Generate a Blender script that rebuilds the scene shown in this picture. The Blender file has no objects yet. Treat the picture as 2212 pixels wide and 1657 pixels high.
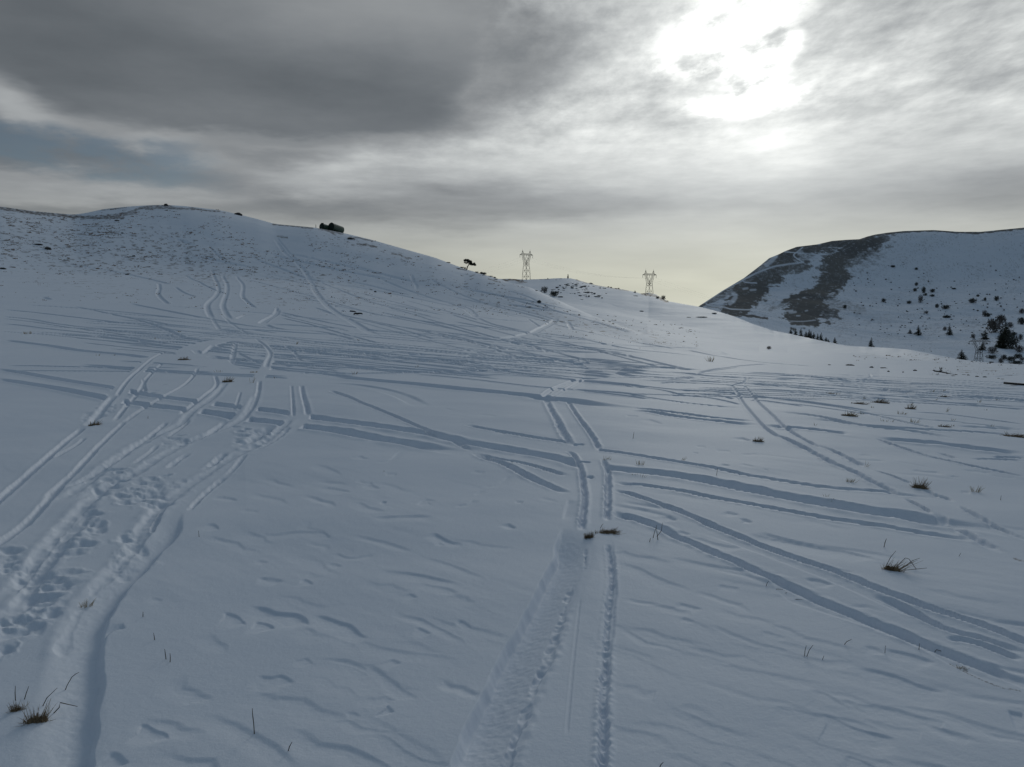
import bpy, math, random
import numpy as np
from mathutils import Vector
random.seed(7)
rng = np.random.default_rng(7)
scene = bpy.context.scene
COL = scene.collection

# ------------------------------------------------------------------ camera
F = 1670.0; PW, PH = 2211.0, 1657.0; CX, CY = PW/2, PH/2
HOR = 650.0                       # level line of the view
CAMZ = 2.0
PITCH = math.atan((CY-HOR)/F)
cam = bpy.data.cameras.new('camera')
cam_ob = bpy.data.objects.new('camera', cam); COL.objects.link(cam_ob)
cam.sensor_width = 36.0; cam.lens = 36.0*F/PW
cam.clip_start = 0.05; cam.clip_end = 30000
cam_ob.location = (0, 0, CAMZ)
cam_ob.rotation_euler = (math.pi/2-PITCH, 0, 0)
scene.camera = cam_ob

K = 0.539795
CROPS = {'C1': (0, 750, 2.160), 'C2': (1000, 850, 2.160), 'C3': (1800, 950, 2.212), 'C4': (2700, 850, 2.549),
         'C5': (3300, 850, 2.2098), 'D1': (0, 1200, 1.58), 'D2': (0, 1900, 1.4175), 'D3': (1200, 1400, 1.58),
         'D4': (1000, 2100, 1.71), 'D5': (1900, 2100, 1.71), 'D6': (2500, 1400, 2.071), 'D7': (3100, 1400, 2.071),
         'D8': (2700, 2100, 1.5845), 'E7': (3720, 1430, 5.883), 'E8': (2100, 1080, 3.687), 'E3': (3900, 1200, 5.526),
         'F2': (2300, 2080, 5.53), 'F1': (3480, 2160, 9.217), 'F3': (0, 2700, 6.63), 'T1': (1240, 860, 11.06),
         'T2': (1820, 1020, 11.06), 'P': None}
def cp(c, pts):
    a = np.array(pts, float).reshape(-1, 2)
    if c == 'P': return a
    ox, oy, s = CROPS[c]
    return np.stack([K*(ox+a[:, 0]/s), K*(oy+a[:, 1]/s)], 1)
def pdir(px, py):
    X = np.asarray(px, float)-CX; Y = CY-np.asarray(py, float)
    fy = F*math.cos(PITCH)+Y*math.sin(PITCH); dz = -F*math.sin(PITCH)+Y*math.cos(PITCH)
    return X, fy, dz
def azte(px, py):
    X, fy, dz = pdir(px, py)
    return np.arctan2(X, fy), dz/np.hypot(X, fy)

# ------------------------------------------------------------------ numpy noise
def _h(ix, iy, s):
    ix = ix.astype(np.int64).astype(np.uint32); iy = iy.astype(np.int64).astype(np.uint32)
    h = ix*np.uint32(374761393)+iy*np.uint32(668265263)+np.uint32((s*362437+1013904223) & 0xffffffff)
    h = (h ^ (h >> np.uint32(13)))*np.uint32(1274126177)
    h = h ^ (h >> np.uint32(16))
    return h
def noise(x, y, s=0):
    x = np.asarray(x, float); y = np.asarray(y, float)
    x0 = np.floor(x); y0 = np.floor(y); fx = x-x0; fy = y-y0
    u = fx*fx*fx*(fx*(fx*6-15)+10); v = fy*fy*fy*(fy*(fy*6-15)+10)
    def g(dx, dy):
        a = _h(x0+dx, y0+dy, s).astype(float)*(2*math.pi/4294967296.0)
        return np.cos(a)*(fx-dx)+np.sin(a)*(fy-dy)
    n = (g(0, 0)*(1-u)+g(1, 0)*u)*(1-v)+(g(0, 1)*(1-u)+g(1, 1)*u)*v
    return n*1.41
def fbm(x, y, s=0, o=4, gain=.5):
    r = 0; a = 1; t = 0
    for i in range(o):
        r = r+a*noise(x*2**i, y*2**i, s+i*17); t += a; a *= gain
    return r/t
def sstep(a, b, x):
    t = np.clip((x-a)/(b-a), 0, 1); return t*t*(3-2*t)

# ------------------------------------------------------------------ terrain profile
def line(pts):
    a = np.array(pts, float)
    az, te = azte(a[:, 0], a[:, 1])
    return az, te, a[:, 2]
def on(l, az):
    return np.interp(az, l[0], l[1]), np.exp(np.interp(az, l[0], np.log(l[2])))
FOOT = line([(-400,712,50),(0,712,50),(400,718,48),(700,726,50),(1000,738,52),(1200,749,55),(1400,762,56),(1560,772,58),(1700,779,60),(1900,786,60),(2050,791,55),(2211,799,50),(2600,817,45)])
HM = line([(-400,590,130),(0,590,130),(400,600,140),(700,615,138),(850,640,130),(1000,662,120),(1142,684,108),(1277,714,92),(1386,742,80),(1511,764,66),(1600,773,63),(1700,776,64),(1900,783,63),(2050,789,58),(2211,797,53),(2600,815,48)])
rb_px = [(-400,440),(-100,442)]
rb_px += [tuple(p) for p in cp('C1', [(0,166),(300,207),(640,237),(740,222),(900,187),(1100,167),(1300,154),(1440,152),(1600,162),(1900,197),(2080,237),(2150,256)])]
rb_px += [tuple(p) for p in cp('C2', [(80,62),(210,100),(560,132),(800,177),(1050,237),(1350,322),(1600,392),(1850,487),(2000,532),(2190,588)])]
rb_px += [tuple(p) for p in cp('C3', [(500,395),(700,440),(900,530),(1050,600),(1250,690),(1450,760),(1700,850),(1900,905),(2212,975)])]
rb_px += [(1600,767),(1700,772),(1900,780),(2050,787),(2211,795),(2600,813)]
rb_d = np.interp([p[0] for p in rb_px], [-400,0,360,540,715,1000,1142,1277,1386,1511,1600,1700,1900,2050,2211,2600], [250,240,260,250,230,200,160,126,100,77,70,72,70,64,57,52])
RB = line([(p[0],p[1],d) for p, d in zip(rb_px, rb_d)])
DIP = line([(-400,600,380),(700,600,340),(1000,640,300),(1142,668,250),(1277,712,195),(1386,738,150),(1511,757,112),(1600,760,98),(1700,766,90),(1900,776,82),(2050,785,69),(2211,793,60),(2600,810,55)])
CM = line([(-400,590,600),(700,590,560),(1000,630,460),(1142,640,400),(1277,664,370),(1400,690,330),(1511,712,270),(1560,722,245),(1640,740,195),(1700,750,165),(1800,760,130),(1900,768,108),(2050,781,75),(2211,791,63),(2600,806,58)])
rc_px = [(-400,560),(700,560),(1000,600)]
rc_px += [tuple(p) for p in cp('C3', [(460,371),(520,362),(580,367),(640,379),(680,384),(720,370),(880,368),(950,359),(1070,357),(1120,372),(1200,400),(1300,425),(1400,442),(1550,465),(1640,485),(1690,498),(1760,490),(1820,505),(1880,540),(1940,570),(2212,615)])]
rc_px += [tuple(p) for p in cp('C4', [(450,1015),(600,1060),(800,1140),(1000,1205),(1200,1245),(1500,1310)])]
rc_px += [tuple(p) for p in cp('C5', [(200,1180),(600,1200),(760,1215),(960,1255),(1200,1300),(1450,1330),(1759,1345)])]+[(2600,800)]
rc_d = np.interp([p[0] for p in rc_px], [-400,1000,1233,1400,1445,1511,1584,1669,1775,1889,2016,2136,2211,2600], [720,720,690,570,530,470,390,300,200,140,95,76,67,62])
RC = line([(p[0],p[1],d) for p, d in zip(rc_px, rc_d)])

tcol = np.arange(-90, 2302, 1.9)
az_mid = azte(tcol, np.full_like(tcol, 700.0))[0]
az_l = np.linspace(-math.pi, az_mid[0], 70)[:-1]; az_r = np.linspace(az_mid[-1], math.pi, 70)[1:]
AZ = np.concatenate([az_l, az_mid, az_r]); NA = len(AZ)
ys = np.concatenate([np.arange(1730, 1000, -1.8), np.arange(1000, 850, -1.1), np.arange(850, 716, -.40)])
d_near = CAMZ*F/(ys-HOR)
D = np.concatenate([np.geomspace(.5, 3.0, 10), d_near, np.geomspace(d_near[-1]*1.006, 275, 430), np.geomspace(278, 800, 170), np.geomspace(820, 7000, 22)])
ND = len(D)

ctrl_d = []; ctrl_z = []
def add(d, z):
    ctrl_d.append(np.broadcast_to(d, (NA,)).astype(float)); ctrl_z.append(np.broadcast_to(z, (NA,)).astype(float))
side = np.sin(np.clip(AZ, -1.2, 1.2))
add(.4, 0); add(6., 0); add(16., .06-.28*np.clip(side+.2, 0, 1)*1.6)
for L in (FOOT, HM, RB, DIP, CM, RC):
    te, d = on(L, AZ); add(d, CAMZ+te*d)
te, d = on(RC, AZ)
add(d*1.13, CAMZ+(te-31/F)*d*1.13)
add(d*1.13+250, -75.); add(8000., -140.)
CD = np.array(ctrl_d).T; CZ = np.array(ctrl_z).T       # (NA, K)
for k in range(1, CD.shape[1]): CD[:, k] = np.maximum(CD[:, k], CD[:, k-1]*1.02)
fade = 1-sstep(.95, 1.7, np.abs(AZ))
hillk = [3, 4, 5, 6, 7, 8, 9]
for k in hillk: CZ[:, k] *= fade
def pchip(CD, CZ, D):
    X = np.log(CD); h = np.diff(X, axis=1); dl = np.diff(CZ, axis=1)/h
    m = np.zeros_like(CZ)
    w1 = 2*h[:, 1:]+h[:, :-1]; w2 = h[:, 1:]+2*h[:, :-1]
    same = dl[:, 1:]*dl[:, :-1] > 0
    with np.errstate(divide='ignore', invalid='ignore'):
        mm = (w1+w2)/(w1/dl[:, :-1]+w2/dl[:, 1:])
    m[:, 1:-1] = np.where(same, mm, 0); m[:, -1] = dl[:, -1]
    x = np.log(D); out = np.empty((len(CD), len(D)))
    for i in range(len(CD)):
        k = np.clip(np.searchsorted(X[i], x)-1, 0, X.shape[1]-2)
        hh = h[i, k]; t = np.clip((x-X[i, k])/hh, 0, 1)
        out[i] = ((1+2*t)*(1-t)**2*CZ[i, k]+t*(1-t)**2*hh*m[i, k]+t*t*(3-2*t)*CZ[i, k+1]+t*t*(t-1)*hh*m[i, k+1])
    return out
# make the skylines land where they are seen
Xg = np.sin(AZ)[:, None]*D[None, :]; Yg = np.cos(AZ)[:, None]*D[None, :]
def undul(x, y, d):
    a = fbm(x/60, y/60, 3, 3)*.9*sstep(70, 170, d)+fbm(x/14, y/14, 5, 3)*.22*sstep(75, 150, d)
    b = fbm(x/9, y/9, 9, 3)*.09*sstep(5, 12, d)*(1-sstep(14, 32, d))
    return a*(1-.85*sstep(800, 1500, d))+b
U = undul(Xg, Yg, D[None, :])
def csmooth(a, n):
    ker = np.hanning(n+2)[1:-1]; return np.convolve(np.pad(a, n//2, mode='edge'), ker/ker.sum(), 'valid')
BUMP = 0; SMT = {}
for k, L, n in ((5, RB, 25), (8, RC, 61)):
    tt, dd = on(L, AZ); ts = csmooth(tt, n); SMT[k] = ts
    BUMP = BUMP+((tt-ts)*dd*fade)[:, None]*np.exp(-((D[None, :]-dd[:, None])/(.07*dd[:, None]))**2)
    CZ[:, k] += (ts-tt)*dd*fade
for it in range(5):
    Z = pchip(CD, CZ, D)+U
    TE = (Z-CAMZ)/D[None, :]
    for k, L, lo, hi in ((5, RB, 4, 6), (8, RC, 7, 9)):
        tt = SMT[k]
        msk = (D[None, :] >= CD[:, lo][:, None]) & (D[None, :] <= CD[:, hi][:, None])
        mx = np.where(msk, TE, -9).max(1)
        cor = np.where(mx > -5, (tt-mx)*CD[:, k], 0)*fade
        if k == 5: cor *= 1-sstep(az_mid[np.searchsorted(tcol, 1540)], az_mid[np.searchsorted(tcol, 1600)], AZ)
        ker = np.hanning(15); cor = np.convolve(np.pad(cor, 7, mode='edge'), ker/ker.sum(), 'valid')
        CZ[:, k] += cor
Z = pchip(CD, CZ, D)+U+BUMP

def make_grid(AZ, D, Z):
    return dict(az=AZ, d=D, z=Z)
def zat(G, az, d):
    az = np.asarray(az, float); d = np.asarray(d, float)
    i = np.clip(np.searchsorted(G['az'], az)-1, 0, len(G['az'])-2); j = np.clip(np.searchsorted(G['d'], d)-1, 0, len(G['d'])-2)
    u = np.clip((az-G['az'][i])/(G['az'][i+1]-G['az'][i]), 0, 1); v = np.clip((d-G['d'][j])/(G['d'][j+1]-G['d'][j]), 0, 1)
    z = G['z']
    return (z[i, j]*(1-u)+z[i+1, j]*u)*(1-v)+(z[i, j+1]*(1-u)+z[i+1, j+1]*u)*v
def hit(G, pts):
    """pixel -> distance along the ground (nan where the ray meets the sky)"""
    pts = np.asarray(pts, float).reshape(-1, 2)
    az, te = azte(pts[:, 0], pts[:, 1])
    out = np.full(len(pts), np.nan)
    for s in range(0, len(pts), 400):
        a = az[s:s+400]; t = te[s:s+400]
        i = np.clip(np.searchsorted(G['az'], a)-1, 0, len(G['az'])-2)
        u = np.clip((a-G['az'][i])/(G['az'][i+1]-G['az'][i]), 0, 1)[:, None]
        T = ((G['z'][i]*(1-u)+G['z'][i+1]*u)-CAMZ)/G['d'][None, :]
        ok = T >= t[:, None]
        j = ok.argmax(1); good = ok.any(1) & (j > 0)
        r = np.arange(len(a)); j = np.maximum(j, 1)
        t0 = T[r, j-1]; t1 = T[r, j]
        w = np.clip((t-t0)/np.where(t1-t0 == 0, 1, t1-t0), 0, 1)
        dd = G['d'][j-1]+w*(G['d'][j]-G['d'][j-1])
        out[s:s+400] = np.where(good, dd, np.nan)
    return az, out
def world(G, pts):
    az, d = hit(G, pts)
    ok = ~np.isnan(d)
    n = int(np.clip(np.nanmean(d)/3.5, 1, 17)) if ok.any() else 1
    if n > 2 and ok.sum() > 5:               # the ground's small swells must not make a straight run waver
        n |= 1; a, q = az[ok], d[ok]; br = np.where(np.abs(np.diff(q)) > .3*q[1:]+2)[0]; st = 0
        for e in list(br)+[len(q)-1]:
            seg = q[st:e+1]
            if len(seg) > 4:
                m = min(n, (len(seg)-1)//2*2-1); m = max(m, 1); h = m//2
                ext = np.concatenate([2*seg[0]-seg[1:h+1][::-1], seg, 2*seg[-1]-seg[-h-1:-1][::-1]]) if h else seg
                ker = np.hanning(m+2)[1:-1]; q[st:e+1] = np.convolve(ext, ker/ker.sum(), 'valid')
            st = e+1
        d = d.copy(); d[ok] = q
    return np.stack([np.sin(az)*d, np.cos(az)*d], 1)[ok], d[ok]
G = make_grid(AZ, D, Z)

# ------------------------------------------------------------------ snow relief: drifts, tracks, prints
NEG = np.zeros_like(Z); POS = np.zeros_like(Z)
BARE = np.zeros_like(Z)
def smooth_line(p, step=5.0):
    p = np.asarray(p, float)
    if len(p) < 3:
        n = max(2, int(np.hypot(*(p[-1]-p[0]))/step)); t = np.linspace(0, 1, n)[:, None]
        return p[0]*(1-t)+p[-1]*t
    q = np.vstack([2*p[0]-p[1], p, 2*p[-1]-p[-2]]); out = []
    for i in range(1, len(q)-2):
        n = max(2, int(np.hypot(*(q[i+1]-q[i]))/step)); t = np.linspace(0, 1, n, endpoint=False)[:, None]
        a, b, c, d = q[i-1], q[i], q[i+1], q[i+2]
        out.append(.5*((2*b)+(-a+c)*t+(2*a-5*b+4*c-d)*t*t+(-a+3*b-3*c+d)*t**3))
    out.append(p[-1][None]); return np.vstack(out)
def near_field(W, reach):
    """signed distance and run length to a ground polyline, over a block of the grid"""
    az = np.arctan2(W[:, 0], W[:, 1]); d = np.hypot(W[:, 0], W[:, 1])
    m = reach/np.maximum(d-reach, .3)
    i0 = max(np.searchsorted(AZ, (az-m).min())-1, 0); i1 = min(np.searchsorted(AZ, (az+m).max())+1, NA)
    j0 = max(np.searchsorted(D, max((d-reach).min(), .3))-1, 0); j1 = min(np.searchsorted(D, (d+reach).max())+1, ND)
    X = Xg[i0:i1, j0:j1]; Y = Yg[i0:i1, j0:j1]
    S = np.full(X.shape, 1e9); T = np.zeros(X.shape); run = 0.0
    for k in range(len(W)-1):
        a, b = W[k], W[k+1]; L = np.hypot(*(b-a))
        if L < 1e-6: continue
        da = min(d[k], d[k+1]); db = max(d[k], d[k+1]); mm = reach/max(da-reach, .3)
        u0 = max(np.searchsorted(AZ, min(az[k], az[k+1])-mm)-1-i0, 0); u1 = min(np.searchsorted(AZ, max(az[k], az[k+1])+mm)+1-i0, X.shape[0])
        v0 = max(np.searchsorted(D, max(da-reach, .3))-1-j0, 0); v1 = min(np.searchsorted(D, db+reach)+1-j0, X.shape[1])
        if u1 <= u0 or v1 <= v0: run += L; continue
        x = X[u0:u1, v0:v1]-a[0]; y = Y[u0:u1, v0:v1]-a[1]
        tx, ty = (b-a)/L
        t = np.clip(x*tx+y*ty, 0, L); ex = x-t*tx; ey = y-t*ty
        dist = np.hypot(ex, ey)*np.where(x*ty-y*tx >= 0, 1, -1)
        cur = S[u0:u1, v0:v1]; better = np.abs(dist) < np.abs(cur)
        S[u0:u1, v0:v1] = np.where(better, dist, cur)
        tt = T[u0:u1, v0:v1]; T[u0:u1, v0:v1] = np.where(better, run+t, tt)
        run += L
    return (slice(i0, i1), slice(j0, j1)), S, T, run
_seed = [100]
def track(c, pts, w=.12, depth=None, kind='rut', berm=.14, taper=True, cut=None):
    """press one track into the snow. w: width in metres"""
    p = smooth_line(cp(c, pts) if not isinstance(c, np.ndarray) else c)
    W, dd = world(G, p)
    if len(W) < 2: return
    # split where the line jumps behind a ridge
    jump = np.where(np.hypot(*np.diff(W, axis=0).T) > np.maximum(4, .25*dd[1:]))[0]
    st = 0
    for e in list(jump)+[len(W)-1]:
        if e-st >= 2: _press(W[st:e+1], w, depth, kind, berm, taper)
        st = e+1
def _press(W, w, depth, kind, berm, taper):
    _seed[0] += 1; s = _seed[0]
    if depth is None: depth = min(.5*w, .13)
    dm = np.hypot(W[:, 0], W[:, 1]).mean(); ax = W[-1]-W[0]; cr = abs(W[0, 0]*ax[1]-W[0, 1]*ax[0])/(np.hypot(*W[0])*np.hypot(*ax)+1e-9)
    if kind != 'fill' and w < .5:            # lines that cross the view were cut by wider runners
        k = 1+(min(max(dm/14, 1), 3.2)-1)*cr**2; w = w*k; depth = depth*min(k, 1.9)**.8
    jr = min(max(np.searchsorted(D, dm), 1), ND-1); w = max(w, 3.2*(D[jr]-D[jr-1])*cr)
    sl, S, T, run = near_field(W, w*1.9)
    Nn = NEG[sl]; Pp = POS[sl]; a = np.abs(S)
    x = Xg[sl]; y = Yg[sl]
    amp = 1.0
    if taper:
        e = min(max(4*w, .07*run), .3*run+1e-6); amp = sstep(0, e, T)*sstep(0, e, run-T)
    fr = 1.1/w
    far = 1-.85*sstep(9, 22, D[sl[1]])[None, :]
    j1 = (noise(T*fr*.30, T*0+3.3, s)+.5*noise(T*fr*.11, T*0+1.7, s+2))*far; j2 = noise(x*fr*1.3, y*fr*1.3, s+7)*far
    if kind == 'fill':
        m = (1-sstep(.42*w, .56*w, a))*amp
        NEG[sl] = Nn*(1-m); POS[sl] = Pp*(1-m); return
    if kind == 'groove':            # clean runner groove
        hw = .5*w*(1+.12*j1)
        prof = 1-sstep(.55*hw, hw, a); dep = depth*(1+.12*j1)
    elif kind == 'chop':            # broken, trodden groove
        hw = .5*w*(1+.35*j1+.8*fbm(x*fr*.7, y*fr*.7+s, s+7, 3, .6)*far)
        prof = 1-sstep(.2*hw, 1.05*hw, a); dep = depth*(1+.95*fbm(x*fr*.55+s, y*fr*.55, s+3, 3, .6)*far)
        berm = berm*1.3
    else:
        hw = .5*w*(1+.22*j1+.22*j2)
        prof = 1-sstep(.45*hw, 1.05*hw, a); dep = depth*(1+.22*j1+.22*j2)
    NEG[sl] = np.minimum(Nn, -.84*prof*dep*amp)
    rim = np.exp(-((a-1.12*.5*w)/(.28*w))**2)*depth*berm*(1+.9*j2)*amp*(S < 1e8)
    POS[sl] = np.maximum(Pp, np.maximum(rim, 0))
LEDGE = .34
def ledge(c, pts, drop=.05, side=1, reach=.35, soft=.038):
    """a step in the snow: one side of the line lies lower, easing back up over reach"""
    W, dd = world(G, smooth_line(cp(c, pts)))
    sl, S, T, run = near_field(W, reach*1.2)
    _seed[0] += 1
    S0 = S*side; S = S0+soft*.45*fbm((Xg[sl]+.4*Yg[sl])/.33, (Yg[sl]-.4*Xg[sl])/.33, _seed[0], 3)
    e = .22*run+1e-6; amp = sstep(0, e, T)*sstep(0, e, run-T)
    prof = sstep(0, soft, S)*(1-sstep(soft, reach, S0))*(np.abs(S) < 1e8)
    NEG[sl] = np.minimum(NEG[sl], -drop*LEDGE*prof*amp)
def prints(c, pts, size=.12, depth=.05, jitter=.5, n=3):
    """trodden holes scattered round the given spots"""
    W, dd = world(G, cp(c, pts))
    for q in W:
        for k in range(n):
            o = q+rng.normal(0, size*jitter, 2)*(k > 0)
            r = size*rng.uniform(.45, .8); el = rng.uniform(1.2, 2.2); th = rng.uniform(0, math.pi)
            az = math.atan2(o[0], o[1]); d = math.hypot(*o); R = r*el*1.8; m = R/max(d-R, .3)
            i0, i1 = np.searchsorted(AZ, [az-m, az+m]); j0, j1 = np.searchsorted(D, [d-R, d+R])
            X = Xg[i0:i1, j0:j1]-o[0]; Y = Yg[i0:i1, j0:j1]-o[1]
            if X.size == 0: continue
            u = (X*math.cos(th)+Y*math.sin(th))/el; v = -X*math.sin(th)+Y*math.cos(th)
            rr = np.hypot(u, v)/r+.28*noise(X/r*1.3+9*k, Y/r*1.3, int(abs(o[0])*977) % 9000)
            NEG[i0:i1, j0:j1] = np.minimum(NEG[i0:i1, j0:j1], -depth*rng.uniform(.6, 1.2)*(1-sstep(.2, 1, rr)))
            POS[i0:i1, j0:j1] = np.maximum(POS[i0:i1, j0:j1], depth*.28*np.exp(-((rr-1.2)/.25)**2))
def strokes(G2, arr, c, pts, r, v, px=None, warp=None):
    """brush a bare-ground amount along a line seen in the photo (r in crop units)"""
    p = smooth_line(cp(c, pts), 6); rr = r*K/CROPS[c][2] if c != 'P' else r
    PX, PY = px
    lo = p.min(0)-2.5*rr-8; hi = p.max(0)+2.5*rr+8
    idx = np.where((PX > lo[0]) & (PX < hi[0]) & (PY > lo[1]) & (PY < hi[1]))
    x = PX[idx]+warp[0][idx]*rr; y = PY[idx]+warp[1][idx]*rr
    best = np.full(x.shape, 1e9)
    for k in range(len(p)-1):
        a = p[k]; b = p[k+1]-a; L2 = (b*b).sum()+1e-9
        t = np.clip(((x-a[0])*b[0]+(y-a[1])*b[1])/L2, 0, 1)
        best = np.minimum(best, np.hypot(x-a[0]-t*b[0], y-a[1]-t*b[1]))
    m = 1-sstep(.6*rr, 1.3*rr, best)
    arr[idx] = np.maximum(arr[idx], v*m) if v > 0 else arr[idx]*(1-m*abs(v))
def topix(X, Y, Z):
    z = Z-CAMZ; c, s = math.cos(PITCH), math.sin(PITCH)
    dep = Y*c-z*s; up = Y*s+z*c
    dep = np.where(dep > .05, dep, np.nan)
    return CX+F*X/dep, CY-F*up/dep
# ------------------------------------------------------------------ tracks over the field (far ones first)
# long runner lines that sweep over the middle of the field
def far_lines():
    r = np.random.default_rng(21)
    for k in range(46):
        x0 = r.uniform(150, 950); y0 = 705+r.uniform(0, 95)+.012*(x0-300)
        x1 = x0+r.uniform(350, 850); sl = r.uniform(.05, .105)
        y1 = y0+sl*(x1-x0)
        if x1 > 1650 or y1 > 825: continue
        mid = (.5*(x0+x1), .5*(y0+y1)+r.uniform(-5, 5))
        w = r.uniform(.13, .32)
        P = [(x0, y0), mid, (x1, y1)]
        track('P', P, w, depth=r.uniform(.06, .12), kind='groove')
        if r.random() < .6:
            o = r.uniform(3.5, 6); track('P', [(x, y+o) for x, y in P], w*.8, depth=.08, kind='groove')
    for k in range(26):                    # right half, flatter
        x0 = r.uniform(1300, 1900); y0 = 795+r.uniform(0, 75)+.04*(x0-1600)
        x1 = x0+r.uniform(250, 700); y1 = y0+r.uniform(.03, .085)*(x1-x0)
        w = r.uniform(.06, .12)
        P = [(x0, y0), (.5*(x0+x1), .5*(y0+y1)-r.uniform(0, 4)), (x1, y1)]
        track('P', P, w, depth=r.uniform(.03, .075), kind='groove')
        if r.random() < .5: track('P', [(x, y+r.uniform(4, 5)) for x, y in P], w*.8, depth=.05, kind='groove')
    for k in range(16):                    # left edge of the field
        x0 = r.uniform(-40, 350); y0 = 650+r.uniform(0, 90)
        x1 = x0+r.uniform(200, 480); y1 = y0+r.uniform(.06, .12)*(x1-x0)
        track('P', [(x0, y0), (.5*(x0+x1), .5*(y0+y1)-3), (x1, y1)], r.uniform(.15, .32), depth=r.uniform(.05, .09), kind='groove')
    for k in range(34):                    # lines across the near hill's face
        x0 = r.uniform(520, 1150); y0 = 560+r.uniform(0, 120)+.19*(x0-700)
        x1 = x0+r.uniform(150, 420); y1 = y0+r.uniform(.16, .30)*(x1-x0)
        track('P', [(x0, y0), (.5*(x0+x1), .5*(y0+y1)-r.uniform(-4, 6)), (x1, y1)], r.uniform(.22, .5), depth=r.uniform(.05, .12), kind='groove')
far_lines()
G_ = 'groove'
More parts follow.
